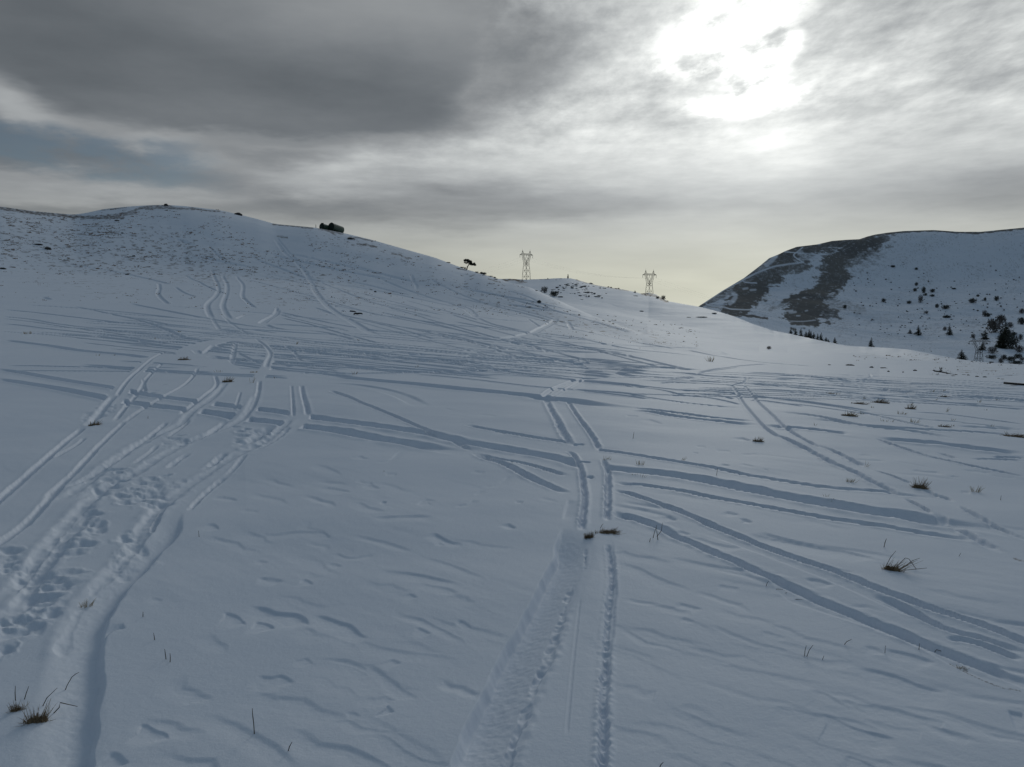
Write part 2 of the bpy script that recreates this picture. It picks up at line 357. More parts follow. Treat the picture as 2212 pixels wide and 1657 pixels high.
for c, pts, w in [
    # near hill
    ('C2', [(200,200),(300,350),(430,460),(520,570),(560,680),(640,790),(760,880),(880,940),(1000,1020),(1130,1080)], .9),
    ('C2', [(230,215),(330,340),(410,420)], .5),
    ('C2', [(450,440),(500,400),(560,365)], .8),
    ('C2', [(600,600),(900,720),(1200,790),(1600,860),(2212,930)], .45), ('C2', [(0,395),(200,460),(450,560),(620,600)], .4),
    ('C2', [(1050,540),(1300,650),(1500,720),(1800,810),(1900,860),(1945,910)], .8),
    ('C2', [(1390,530),(1410,590),(1440,640),(1430,670)], .7), ('C2', [(1550,580),(1800,700),(2000,780),(2212,820)], .5),
    ('C2', [(700,640),(1000,760),(1300,850),(1560,930)], .4), ('C2', [(240,860),(700,960),(1000,1010),(1400,1060)], .35),
    ('C2', [(250,910),(480,960),(800,1050),(1100,1130)], .35), ('C2', [(900,930),(1300,990),(1700,1040),(2212,1090)], .55),
    ('C2', [(550,820),(640,850),(790,905)], .4), ('C2', [(1000,880),(1300,910),(1700,970),(2212,1010)], .3),
    ('C2', [(110,960),(160,920),(230,880),(240,840)], .5), ('C2', [(110,960),(250,1010),(600,1030),(900,1100)], .5),
    ('C1', [(1600,760),(1750,840),(1850,890),(1960,920)], .5), ('C1', [(1830,700),(1860,790),(1890,890),(1860,950),(1800,1000),(1790,1050),(1830,1140)], .55),
    ('C1', [(1920,750),(1960,840),(1960,920),(1930,1000),(1930,1060),(1990,1150)], .55), ('C1', [(2040,760),(2100,850),(2095,950),(2160,1020),(2212,1050)], .5),
    ('C1', [(300,640),(500,655),(700,680),(1000,730),(1200,770),(1350,810),(1470,840)], .8), ('C1', [(1370,830),(1380,880),(1365,930),(1450,1010)], .5),
    ('C1', [(1510,860),(1600,920),(1700,945)], .45), ('C1', [(1100,1000),(1300,1040),(1560,1090),(1750,1130)], .5),
    ('C1', [(1500,430),(1600,480),(1720,510)], .4), ('C1', [(1800,500),(1870,580),(1960,650)], .5), ('C1', [(1700,590),(1900,640),(2212,700)], .4),
    ('C1', [(600,340),(630,390)], .4), ('C1', [(360,945),(430,970)], .6),
    ('C3', [(0,590),(100,605),(180,640),(225,700)], .9), ('C3', [(220,705),(330,760),(420,780),(650,830)], .8), ('C3', [(200,705),(500,735),(850,755)], .35),
    ('C3', [(350,900),(650,870),(800,820),(880,770),(940,710)], .9), ('C3', [(690,720),(790,790)], .4), ('C3', [(1040,740),(1080,820)], .6),
    ('C3', [(0,850),(350,905),(700,945),(1100,980),(1600,1030)], .45), ('C3', [(700,870),(1200,910),(1600,990),(2212,1050)], .35),
    ('C3', [(0,950),(400,985),(800,1010),(1400,1020)], .4), ('C3', [(0,1050),(600,1060),(1200,1110),(1700,1150),(2212,1170)], .3),
    
    ('C3', [(0,680),(300,770),(700,850),(1000,890)], .4), ('C3', [(0,740),(400,810),(900,860),(1400,930)], .35), ('C3', [(300,640),(700,710),(1000,790),(1500,900),(2000,990)], .4),
    ('C3', [(500,470),(700,530),(900,640)], .35), ('C3', [(0,520),(300,590),(600,660),(900,740)], .5),
    ('C3', [(1190,620),(1270,600),(1355,568)], .7), ('C3', [(1355,568),(1420,600),(1600,640),(2000,690)], .7),
    # left field
    ('D1', [(0,60),(250,85),(500,115),(800,150),(1080,185)], .3), ('D1', [(0,105),(200,125),(400,160),(800,200)], .26), ('D1', [(0,118),(200,140),(500,185),(900,235)], .2),
    ('D1', [(0,150),(150,165),(300,185),(500,205),(700,225),(900,255),(1080,280)], .34),
    ('D1', [(700,95),(900,125),(1100,165)], .3), ('D1', [(460,40),(700,90),(950,150),(1170,240)], .3), ('D1', [(850,30),(1150,90),(1300,115)], .5),
    ('D1', [(1140,90),(1300,115),(1600,170),(1900,195)], .5), ('D1', [(1280,180),(1600,190),(1900,210),(2212,225)], .35), ('D1', [(1650,150),(1900,165),(2212,185)], .4),
    ('D1', [(1500,120),(1530,100),(1620,92)], .3), ('D1', [(1750,50),(1740,90),(1660,130),(1640,150)], .3), ('D1', [(1700,245),(1900,270),(2212,300)], .3),
    ('D1', [(1750,90),(1900,130),(2212,200)], .2), ('D1', [(1480,290),(1800,320),(2212,355)], .24), ('D1', [(1480,330),(1700,345),(1900,365),(2212,385)], .22),
    ('D1', [(0,415),(200,420),(500,427),(860,430),(1175,428)], .18), ('D1', [(0,450),(400,452),(800,455),(1000,457),(1280,455),(1450,450)], .14),
    ('D1', [(1330,350),(1400,370),(1450,390),(1620,408)], .3), ('D1', [(1500,335),(1560,365),(1640,400)], .15), ('D1', [(1720,380),(1840,425)], .2),
    ('D1', [(0,252),(150,272),(330,295),(500,322),(750,345),(960,368)], .42), ('D1', [(1290,300),(1440,320)], .3), ('D1', [(1340,285),(1480,310),(1650,320)], .2),
    ('D1', [(2090,575),(2150,595),(2212,620)], .14), ('D1', [(1910,437),(2212,440)], .15), ('D1', [(1880,465),(2212,460)], .16), ('D1', [(1700,430),(1850,455)], .2),
    # long pair from the left edge to the lower right
    
    
    
    
      
    
    ('D3', [(25,150),(250,172),(500,197),(750,220),(1000,247),(1250,270),(1530,300),(1570,318),(1640,313),(1800,335),(2000,360),(2212,388)], .66),
    ('D3', [(1040,245),(1300,285),(1520,310)], .1),
    ('D6', [(0,470),(200,493),(500,535),(800,570),(1130,592)], .2), ('D6', [(0,500),(200,515),(400,552),(800,600),(1130,625)], .24),
    ('D6', [(1200,640),(1250,632),(1310,655),(1400,650),(1600,672),(1870,702)], .26), ('D7', [(700,712),(750,722)], .12), ('D7', [(830,732),(1100,757),(1400,782),(1700,822),(2100,860)], .32),
    ('D3', [(190,255),(300,295),(400,340),(500,378),(600,420),(700,465),(800,510),(920,555),(1000,592),(1100,640)], .11),
    ('D3', [(1100,642),(1180,690),(1290,725),(1400,780),(1550,850),(1640,890),(1705,915)], .13),
    ('D3', [(1110,645),(1250,690),(1400,715),(1560,762),(1700,800)], .10),
    
     
     
      
     
    
    ('D8', [(1150,410),(1400,500),(1700,650),(2000,740),(2300,850)], .09),
     
    
    
    ('D8', [(1690,715),(1900,750),(2212,870)], .07),
    # fine parallel runners over the middle of the field
    ('D3', [(0,5),(500,60),(900,112),(1200,142)], .26), ('D3', [(200,0),(700,62),(1250,130),(1700,187),(2212,242)], .3), ('D3', [(0,65),(300,95),(560,137)], .24), ('D3', [(500,0),(1000,50),(1500,92),(2212,152)], .3), ('D3', [(750,0),(1200,40),(1800,78),(2212,102)], .34),
    ('D3', [(200,150),(600,150),(1000,137),(1400,130)], .24), ('D3', [(700,152),(1100,190),(1500,236),(2000,272),(2212,302)], .2), ('D3', [(960,130),(1300,152),(1700,192),(2212,246)], .24), ('D3', [(1750,257),(2212,312)], .2), ('D3', [(1100,150),(1500,175),(1900,205),(2212,232)], .22), ('D3', [(1700,245),(2000,275),(2212,290)], .18),
    ('C3', [(0,1000),(500,1020),(1000,1080),(1600,1130)], .4), ('C3', [(0,1150),(600,1180),(1200,1217)], .3), ('D1', [(1900,330),(2212,362)], .24), ('D1', [(1700,310),(2000,340),(2212,352)], .24),
    # right field
    ('D6', [(0,375),(150,390),(300,412),(500,440),(800,470),(1000,480)], .13), ('D6', [(0,290),(200,310),(400,332),(650,345),(860,356),(960,375),(1100,387),(1300,415),(1500,432),(2071,512)], .2),
    ('D6', [(0,305),(300,335),(500,380),(700,400),(960,455)], .12), ('D6', [(600,365),(800,385),(900,410)], .12), ('D6', [(1010,420),(1150,425),(1500,470)], .14),
    ('D6', [(0,128),(100,135),(250,140),(450,155),(640,165)], .28), ('D6', [(280,180),(400,185),(560,205),(700,222),(880,232),(1100,240)], .30), ('D6', [(0,232),(200,228),(400,240),(620,225)], .2),
    ('D6', [(620,190),(720,165),(870,145),(1000,130),(1180,117)], .2), ('D6', [(600,205),(640,185),(760,170),(950,145)], .14), ('D6', [(310,280),(340,272),(640,280)], .1),
    ('D6', [(20,40),(90,70),(200,90)], .25), ('D6', [(500,0),(700,40),(900,75),(1190,110),(1600,140)], .35),
    ('D6', [(1010,285),(1300,310),(1700,340),(2071,350)], .12), ('D6', [(740,285),(880,295)], .12), ('D6', [(1000,320),(1300,340),(1560,365)], .1),
    ('D7', [(0,410),(300,445),(600,490),(900,560),(1200,625),(1400,660)], .12), ('D7', [(0,437),(300,465),(700,525),(1100,562),(1500,600),(2100,665)], .11),
    ('D7', [(0,512),(200,530),(400,560),(800,637),(1200,682),(1520,737)], .12), ('D7', [(250,570),(500,590),(700,622),(1200,660),(1600,680),(2100,712)], .19),
    ('D7', [(0,300),(250,325),(500,347),(1000,387),(1500,447),(2100,500)], .16), ('D7', [(0,210),(250,220),(500,242),(900,257),(1300,287),(2100,340)], .26),
    ('D7', [(0,265),(300,285),(600,307),(1200,362),(1700,390),(2100,420)], .18), ('D7', [(1100,512),(1500,545),(2100,622)], .12), ('D7', [(850,320),(1200,375),(1400,385)], .14),
    ('D7', [(780,200),(795,225),(700,250)], .1), ('D7', [(0,240),(400,250),(800,265),(1200,290)], .2), ('D7', [(1480,630),(1800,650),(2100,665)], .12), ('D7', [(1340,840),(1440,870),(1510,895)], .1),
    ('D7', [(1600,895),(1900,905),(2100,915)], .1), ('D7', [(1780,880),(2100,890)], .12),
    ]:
    track(c, pts, w, depth=min(.5*w, .13 if w < .35 else .11), kind='rut' if w < .35 else G_)
def chain(*parts): return np.vstack([cp(c, q) for c, q in parts])
for A, w, dp in [
    (chain(('D1', [(-60,432),(150,465),(300,492),(500,525),(700,556),(800,575),(950,605),(1220,640),(1500,680),(1840,722)]), ('D3', [(300,460),(550,495),(800,530),(1000,575),(1250,615),(1500,658),(1680,700),(1780,735),(1850,740)]), ('D6', [(0,1003),(400,1040),(800,1112),(1200,1190),(1600,1265),(2071,1345)]), ('D7', [(1000,1360),(1200,1400),(1350,1425),(1550,1448),(1870,1500),(2200,1590)])), .31, .10),
    (chain(('D1', [(-60,495),(300,552),(500,588),(640,616),(740,637),(940,668),(1160,695),(1280,712),(1450,735),(1550,757),(1800,785)]), ('D3', [(0,487),(300,525),(500,560),(700,590),(860,620),(1060,655)])), .33, .10),
    (chain(('D3', [(1040,470),(1150,500),(1250,518),(1380,540),(1500,558),(1645,578),(1780,602),(1900,630),(2000,645)]), ('D6', [(0,857),(130,882),(250,902),(400,925),(600,957),(800,990),(1000,1030),(1200,1060),(1400,1092),(1700,1135),(2071,1162)]), ('D7', [(950,1175),(1090,1197),(1200,1207),(1400,1230)])), .14, .06),
    (chain(('D3', [(1950,835),(2080,850)]), ('D6', [(0,1115),(150,1125),(300,1152),(500,1185),(700,1227),(1100,1297),(1500,1367),(1800,1412),(2071,1447)]), ('D7', [(1100,1492),(1400,1537),(1740,1585)])), .12, .06),
    (chain(('D3', [(1960,885),(2100,920)]), ('D6', [(0,1190),(150,1240),(400,1330),(700,1452),(1000,1572)]), ('D8', [(200,0),(400,72),(700,192),(1000,292),(1150,350),(1300,412),(1600,522),(1900,622),(2400,820)])), .095, .05),
    (chain(('D3', [(1940,1020),(2080,1070)]), ('D6', [(0,1380),(150,1430),(300,1482),(450,1560)]), ('D8', [(120,120),(250,182),(400,240),(500,285),(650,350),(800,422),(950,490),(1100,548),(1250,610),(1400,670),(1560,740),(1680,790),(1820,850),(1950,902),(2100,965),(2400,1090)])), .125, .06)]:
    track(A, None, w, depth=dp, kind='rut')
# footprint line beside the hill track
prints('C2', [(430,440),(465,470),(500,505),(530,540),(560,580),(590,615),(620,650),(660,700),(700,760),(735,800),(765,840),(790,870),(820,890),(850,910)], .45, .16, .35, 2)
# packed crossing on the left
for p, w in [([(1480,240),(1300,280),(1200,330),(1280,400),(1500,430),(1750,480),(1850,480)], 1.1), ([(1330,350),(1450,470),(1600,480)], .9)]:
    track('D1', p, w, kind='fill')
# --- left lanes
track('D1', [(1020,330),(960,372),(880,440),(790,535),(740,610),(640,720),(540,800),(420,890),(300,1000),(200,1085),(0,1262)], .40, kind='fill')
track('D1', [(1450,470),(1390,560),(1320,640),(1180,730),(1080,830),(900,960),(650,1120)], .36, kind='fill')
track('D1', [(1650,250),(1700,330),(1680,420),(1620,520),(1590,660),(1530,740),(1400,830),(1200,960),(960,1130)], .34, kind='fill')
track('D1', [(1860,470),(1880,560),(1890,650),(1890,740),(1800,830),(1640,920),(1500,980),(1330,1100),(1150,1260)], .40, kind='fill')
track('D2', [(1180,20),(1080,110),(960,250),(860,380),(740,540),(620,690),(540,820),(500,980),(480,1150),(460,1350),(420,1657)], .42, kind='fill')
for c, pts, w, k in [
    ('D1', [(1050,328),(1000,350),(960,372),(880,442),(825,490),(780,545),(735,615)], .10, 'rut'),
    ('D1', [(530,805),(420,892),(300,1002),(200,1085),(100,1170),(0,1262),(-120,1360)], .10, 'rut'),
    ('D1', [(1030,400),(970,452),(925,500),(900,545),(860,605),(800,670),(720,770)], .09, 'rut'),
    ('D1', [(905,500),(912,550),(920,585)], .08, 'rut'), ('D1', [(790,770),(700,850),(600,952),(480,1082),(380,1172),(280,1266)], .085, 'rut'),
    ('D2', [(400,0),(320,90),(250,172),(160,262),(60,345),(-60,430)], .09, 'rut'),
    ('D1', [(1250,430),(1225,480),(1150,548),(1050,602),(950,662),(850,725),(780,778)], .09, 'rut'),
    ('D1', [(540,870),(470,925),(340,1000)], .06, 'rut'), 
    ('D1', [(730,600),(690,640),(650,690),(600,750),(560,790)], .16, 'chop'), ('D1', [(1360,480),(1370,540),(1300,600),(1210,670),(1140,730)], .10, 'chop'),
    ('D1', [(1405,545),(1370,590),(1310,630)], .07, 'rut'), ('D1', [(1060,770),(950,860),(830,940),(700,1040),(560,1120),(420,1190)], .09, 'chop'), ('D1', [(1200,760),(1130,820),(1060,868)], .06, 'rut'), ('D1', [(1000,915),(930,975),(840,1040)], .07, 'rut'),
    ('D1', [(1640,510),(1635,570),(1615,640),(1590,690),(1540,742),(1490,770)], .10, 'rut'), ('D1', [(1520,580),(1500,650),(1480,700)], .06, 'rut'), ('D1', [(1440,760),(1300,860),(1180,900),(1100,920)], .12, 'chop'), ('D1', [(1200,965),(1130,1010),(1050,1070)], .09, 'chop'),
    ('D1', [(1620,250),(1665,280),(1695,310),(1710,350),(1690,390),(1680,430)], .16, 'rut'), ('D1', [(1800,290),(1840,315),(1870,345),(1895,385)], .15, 'rut'), ('D1', [(1490,270),(1480,320),(1465,385)], .18, 'groove'), ('D1', [(1350,285),(1310,320),(1280,345)], .2, 'groove'), ('D1', [(1905,400),(1908,440)], .12, 'rut'),
    ('D1', [(1230,315),(1265,345)], .3, 'groove'),
    ('D1', [(1310,50),(1320,90),(1345,125),(1390,195)], .3, 'rut'), ('D1', [(1400,85),(1430,125),(1480,165),(1560,212)], .26, 'rut'), ('D1', [(1470,165),(1485,205)], .2, 'rut'),
    ('D1', [(1905,540),(1912,590),(1925,640),(1940,690),(1942,730)], .11, 'chop'), ('D1', [(1842,540),(1850,640),(1855,740)], .07, 'chop'),
    ('D1', [(1720,800),(1650,850),(1580,890),(1520,910),(1500,930)], .22, 'chop'), ('D1', [(1430,960),(1350,1030),(1280,1075)], .11, 'chop'), ('D1', [(1830,800),(1780,850),(1700,900),(1620,945)], .12, 'chop'),
    ('D1', [(1560,965),(1520,1010),(1480,1060),(1420,1112)], .07, 'rut'), ('D1', [(1450,1100),(1390,1140),(1330,1192),(1260,1262)], .07, 'chop'),
    ('D2', [(1300,0),(1200,75),(1110,165),(1070,215)], .06, 'chop'),
    ('D2', [(950,150),(930,190),(880,280),(850,350)], .06, 'rut')]:
    track(c, pts, w, depth=min(.45*w, .05), kind=k, berm=.10)
ledge('D2', [(1075,205),(1050,235),(1025,340),(930,430),(850,530),(750,630),(680,735),(625,840),(602,950),(600,1100),(592,1250),(575,1400),(560,1530),(550,1700),(545,2000),(560,2500)], .14, 1, .32, .05)
ledge('D2', [(840,300),(760,400),(640,520),(560,620),(480,740),(425,830),(400,960),(375,1080),(355,1250),(340,1500),(330,1900)], .06, -1, .20, .03)
ledge('D2', [(720,870),(640,890),(600,930)], .05, 1, .12, .02)
prints('D2', [(1010,70),(1030,90),(870,45),(800,50),(760,110),(730,100),(700,130),(720,165),(790,150),(860,185),(890,175),(540,105),(640,40),(560,80),(520,270),(470,260),(560,290),(510,230),(730,370),(780,380),(760,420),(720,450),(790,450),(700,500),(760,520),(390,560),(330,590),(230,610),(180,660),(320,640),(280,700),(240,740),(110,830),(60,850),(160,850),(40,520),(60,440),(370,380),(420,450),(490,400),(300,790),(200,780),(90,900),(30,1000),(230,580)], .11, .018, 1.0, 1)
prints('D1', [(640,700),(680,660),(700,690),(620,745),(560,740),(1560,890),(1620,870),(1680,830),(1520,900),(1480,735),(1130,905),(1150,890),(1020,995),(730,1120),(680,1060),(750,1070),(960,1165),(990,1155),(1150,1200),(1160,1180),(1040,1050),(590,1220),(700,1160),(850,1215),(780,1240),(900,1250),(940,1240),(960,590),(980,575),(1040,535)], .11, .018, .7, 1)
for c, pts in [('D1', [(1430,520),(1340,620),(1220,700),(1130,790),(960,870),(830,940),(660,1060),(520,1180),(330,1300)]), ('D1', [(1620,600),(1540,740),(1400,820),(1180,900),(1000,1000),(830,1110),(650,1190),(480,1290)]), ('D1', [(1850,740),(1700,880),(1520,960),(1330,1080),(1180,1180),(1050,1280)]), ('D2', [(1060,60),(870,230),(740,450),(600,600),(470,780),(400,1000),(380,1250)]), ('D2', [(640,40),(470,190),(300,380),(160,560),(0,760)]), ('D2', [(540,150),(360,380),(230,560),(90,780),(-20,900)])]:
    track(c, pts, .17, depth=.024, kind='chop', berm=.2)
# --- the lane in front
lane_c = [(700,0),(690,230),(640,400),(590,560),(520,760),(440,960),(380,1110),(310,1330),(230,1657)]
track('D3', [(1560,310),(1610,380),(1670,480),(1740,560),(1800,610),(1830,700),(1855,800),(1870,950),(1865,1100),(1850,1250)], .36, kind='fill')
track('D5', [(810,100),(805,260),(790,420),(750,600),(710,800),(670,1000),(640,1200),(610,1400),(570,1657)], .40, kind='fill')
for c, pts, w, k, dp in [
    ('D3', [(1545,300),(1560,325),(1580,370),(1610,420),(1650,500),(1690,570),(1718,605)], .13, 'chop', .06), ('D3', [(1690,320),(1722,372),(1760,430),(1820,510),(1862,572),(1892,632)], .09, 'chop', .055),
    ('D3', [(1530,300),(1560,270),(1640,230),(1750,190),(1850,182),(2000,176),(2300,172)], .15, 'chop', .06), ('D3', [(1590,300),(1660,260),(1740,215),(1800,190)], .09, 'chop', .05),
    ('D3', [(1670,630),(1720,650),(1750,700),(1775,755),(1790,850),(1800,950),(1788,1050),(1780,1150)], .075, 'chop', .05),
    ('D3', [(1915,690),(1945,780),(1945,880),(1945,950),(1942,1040),(1940,1090)], .075, 'chop', .05),
    ('D3', [(1720,600),(1800,595)], .10, 'rut', .05), ('D3', [(1760,712),(1840,712)], .10, 'rut', .05), ('D3', [(1805,805),(1855,810)], .08, 'rut', .04),
    ('D5', [(715,110),(690,230),(650,400),(585,600),(530,780),(472,950),(405,1080),(345,1200),(310,1330),(250,1500),(190,1700),(110,2000),(0,2400)], .095, 'chop', .04),
    ('D5', [(750,130),(755,200),(745,300)], .045, 'chop', .03),
    ('D5', [(905,120),(930,260),(935,400),(922,520),(905,700),(895,900),(885,1100),(880,1300),(878,1500),(868,1700),(850,2050),(830,2500)], .06, 'chop', .04),
    ('D5', [(720,480),(690,760),(660,1050),(625,1450)], .02, 'groove', .006),
    # twin walked tracks on the right
    ('D6', [(880,290),(910,330),(935,375),(990,460),(1060,540),(1130,622),(1230,702),(1320,745)], .10, 'rut', .05), ('D6', [(1010,225),(1000,270),(885,290)], .12, 'rut', .05), ('D6', [(1085,235),(1075,270)], .1, 'rut', .05),
    ('D6', [(990,295),(1050,372),(1130,462),(1220,540),(1330,650),(1450,732),(1600,802),(1700,830)], .09, 'chop', .045),
    ('D7', [(0,700),(150,770),(290,830),(390,885),(480,935),(600,982),(700,1030),(800,1085),(950,1152),(1075,1222)], .12, 'chop', .06),
    ('D7', [(1075,1225),(1200,1300),(1310,1360)], .07, 'rut', .04), ('D7', [(1330,1350),(1440,1440),(1560,1500),(1700,1580),(1900,1680)], .12, 'chop', .05),
    ('D7', [(350,790),(480,830),(600,890),(690,940),(780,975)], .11, 'chop', .06), ('D7', [(800,990),(900,1020),(1010,1060),(1150,1112)], .06, 'chop', .035), ('D7', [(1230,1150),(1300,1185),(1400,1220),(1490,1255)], .085, 'chop', .05),
    ('D7', [(1520,1290),(1650,1370),(1800,1450),(2000,1535),(2150,1600)], .09, 'chop', .04),
    ('D7', [(830,732),(920,765),(1000,792),(1200,852),(1330,890),(1450,922),(1700,982),(1900,1022),(2100,1060)], .10, 'chop', .055),
    ('D6', [(90,80),(95,120)], .25, 'rut', .08)]:
    track(c, pts, w, depth=dp, kind=k)
ledge('D5', [(590,10),(570,60),(545,130),(530,220),(480,320),(430,410),(370,535),(300,650),(240,750),(150,900),(40,1130),(-60,1330),(-200,1700),(-380,2200)], .24, -1, .36, .04)
ledge('D3', [(1690,950),(1665,1030),(1650,1080)], .03, -1, .15, .02)
ledge('D5', [(955,90),(970,260),(985,430),(975,560),(965,720),(945,900),(935,1100),(930,1300)], .05, 1, .14, .03)
ledge('D8', [(20,150),(250,200),(520,290),(690,460),(880,530),(1200,640),(1500,760),(1700,870),(1950,980),(2212,1060)], .03, -1, .35, .03)
ledge('D8', [(100,40),(350,120),(700,255),(1050,392),(1400,545),(1700,650),(2000,760),(2212,830)], .03, -1, .22, .03)
prints('D5', [(330,1160),(370,1180),(290,1190),(380,1000),(430,970),(480,660),(490,750),(560,590),(600,410)], .03, .018, .5, 1)
prints('D5', [(740,160),(755,190),(750,230),(745,290)], .022, .02, .5, 2)
# wind-cut scarps seen one by one
for c, pts, dr, rc in [('D4', [(0,545),(110,560),(200,590),(330,600),(390,640),(430,690)], .05, .28), ('D4', [(420,605),(520,620),(620,655),(700,680),(770,745),(850,775)], .035, .2), ('D4', [(10,650),(80,650),(150,670),(200,705)], .04, .22),
    ('D4', [(90,50),(160,58),(330,42),(480,45),(560,68)], .025, .2), ('D4', [(590,180),(680,212),(760,208),(850,190)], .02, .12), ('D4', [(500,265),(570,255),(645,280)], .02, .12), ('D4', [(50,360),(110,358),(160,372),(240,380)], .025, .15),
    ('D4', [(340,370),(400,372),(450,405)], .022, .14), ('D4', [(1100,470),(1160,500)], .015, .12), ('D4', [(1410,650),(1470,660),(1540,705)], .022, .15), ('D4', [(920,1230),(960,1230),(1010,1280)], .022, .14), ('D4', [(650,1275),(720,1275),(790,1305)], .012, .12),
    ('D4', [(1130,700),(1180,705),(1260,740)], .018, .14), ('D4', [(980,905),(1050,940)], .02, .12), ('D4', [(390,900),(450,945)], .016, .12), ('D4', [(50,1020),(140,1030),(230,1020),(330,1080)], .025, .25),
    ('D2', [(750,1420),(830,1405),(900,1440),(960,1460),(985,1500)], .03, .18), ('D2', [(620,1565),(680,1580),(740,1640)], .03, .2), ('D2', [(1240,785),(1290,775),(1370,800),(1420,850)], .03, .2), ('D2', [(1180,280),(1230,290),(1250,315)], .02, .2),
    ('D2', [(1450,590),(1530,580),(1630,600)], .02, .14), ('D2', [(1470,475),(1530,490)], .018, .1), ('D2', [(1210,125),(1300,130),(1360,150)], .02, .16), ('D2', [(1490,330),(1560,332),(1650,325)], .012, .12), ('D2', [(860,690),(900,695),(940,708)], .012, .1),
    ('D3', [(450,705),(550,700),(620,640),(690,620)], .022, .15), ('D3', [(1150,850),(1230,848),(1310,795)], .025, .14), ('D3', [(1085,910),(1140,885)], .025, .12), ('D3', [(960,990),(1050,975),(1085,950)], .022, .12), ('D3', [(720,985),(790,943),(880,955)], .02, .25),
    ('D3', [(400,850),(460,855),(520,880)], .022, .22), ('D3', [(140,865),(220,875),(340,900)], .022, .25), ('D3', [(520,960),(555,962)], .04, .12), ('D3', [(540,780),(620,780)], .02, .18), ('D3', [(1100,765),(1180,775)], .02, .16), ('D3', [(1320,1100),(1380,1130)], .03, .14), ('D3', [(850,1160),(960,1210),(1050,1215)], .03, .16), ('D3', [(880,1215),(930,1225)], .025, .1), ('D3', [(1370,960),(1420,965)], .02, .12), ('D3', [(440,1070),(650,1055),(870,1055)], .022, .25), ('D3', [(80,1140),(160,1150),(210,1190)], .022, .2),
    ('D8', [(450,55),(700,95),(950,140),(1100,160),(1250,200),(1330,230)], .05, .35), ('D8', [(800,340),(900,345),(1030,385)], .025, .2), ('D8', [(480,740),(590,745),(700,770),(760,790)], .025, .2), ('D8', [(1190,750),(1300,775),(1350,820)], .025, .18), ('D8', [(1310,768),(1500,810),(1680,870)], .03, .25),
    ('D8', [(1120,880),(1250,900),(1400,940),(1560,1000),(1760,1050)], .035, .35), ('D8', [(860,1170),(1000,1190),(1150,1260),(1300,1310),(1450,1360)], .035, .35), ('D8', [(20,480),(120,505),(190,525)], .025, .15), ('D8', [(40,575),(100,590),(140,612)], .025, .12), ('D8', [(340,865),(420,890),(500,940)], .02, .2),
    ('D8', [(1060,1420),(1180,1460),(1330,1535)], .03, .3), ('D8', [(2100,1170),(2212,1190)], .03, .25), ('D8', [(550,655),(650,680),(720,700)], .018, .18), ('D8', [(270,370),(420,390)], .02, .14), ('D8', [(270,265),(330,295)], .022, .1), ('D8', [(830,1020),(960,1050),(1080,1120),(1250,1150)], .02, .25), ('D8', [(300,1470),(380,1500),(440,1535)], .02, .2), ('D8', [(620,1120),(760,1150),(880,1170)], .018, .25),
    ('D7', [(680,870),(730,855),(800,870),(850,885)], .035, .2), ('D7', [(650,895),(780,905),(900,910)], .03, .22), ('D7', [(1150,990),(1250,1005),(1360,1010)], .03, .25), ('D7', [(1480,1045),(1540,1058)], .03, .15), ('D7', [(1540,990),(1700,1005),(1830,1030)], .025, .25), ('D7', [(1540,1160),(1620,1170)], .03, .2),
    ('D6', [(580,790),(660,792)], .025, .2), ('D6', [(740,822),(880,828)], .03, .22), ('D6', [(940,855),(1100,852)], .03, .22), ('D6', [(560,845),(610,848)], .03, .14), ('D6', [(810,945),(880,955)], .035, .16), ('D6', [(1140,985),(1175,985)], .025, .12), ('D6', [(980,940),(1090,968)], .02, .16), ('D6', [(930,1410),(1000,1410),(1080,1440)], .03, .2), ('D6', [(850,1350),(960,1375)], .02, .2), ('D6', [(970,730),(1060,755)], .04, .3), ('D6', [(1120,1510),(1400,1580),(1700,1630)], .03, .35), ('D6', [(100,1310),(220,1340)], .03, .2), ('D6', [(360,1380),(450,1420)], .03, .25), ('D6', [(460,1500),(560,1530)], .025, .2), ('D6', [(200,575),(330,615)], .025, .3), ('D6', [(0,545),(110,550)], .03, .2),
    ('E7', [(1180,200),(1320,205),(1620,225)], .10, .9), ('E7', [(1480,460),(1800,420),(2212,400)], .10, .9), ('C4', [(1780,1440),(1900,1420),(2039,1440)], .10, 1.2)]:
    ledge(c, pts, dr, 1, rc, .025)
# scattered small scarps in the same wind
_r = np.random.default_rng(5)
track('D3', [(70,215),(350,225),(600,275),(800,370)], .45, depth=.028, kind='groove')
for k in range(230):
    x = _r.uniform(-30, 2240); y = 840+830*_r.random()**.8
    if x < 520 and y > 850 and x < 560-.25*(y-850): continue
    if 1000+.12*(1657-y) < x < 1345 and y > 1100: continue
    W, dd = world(G, [(x, y)])
    if not len(W): continue
    L = _r.uniform(.10, .42)*(1+.03*dd[0]); th = math.radians(_r.normal(-36, 9))
    n = 7; t = np.linspace(-1, 1, n); bow = _r.uniform(-.05, .22)*L
    u = np.array([math.cos(th), math.sin(th)]); v = np.array([-u[1], u[0]])
    Wl = W[0]+np.outer(t*L, u)+np.outer(bow*(1-t*t)+.02*_r.normal(size=n), v)
    reach = _r.uniform(.08, .26)
    sl, S, T, run = near_field(Wl, reach*1.2)
    prof = sstep(-.01, .03, S)*(1-sstep(.03, reach, S))*(np.abs(S) < 1e8); e = .35*run
    NEG[sl] = np.minimum(NEG[sl], -_r.uniform(.003, .009)*prof*sstep(0, e, T)*sstep(0, e, run-T))

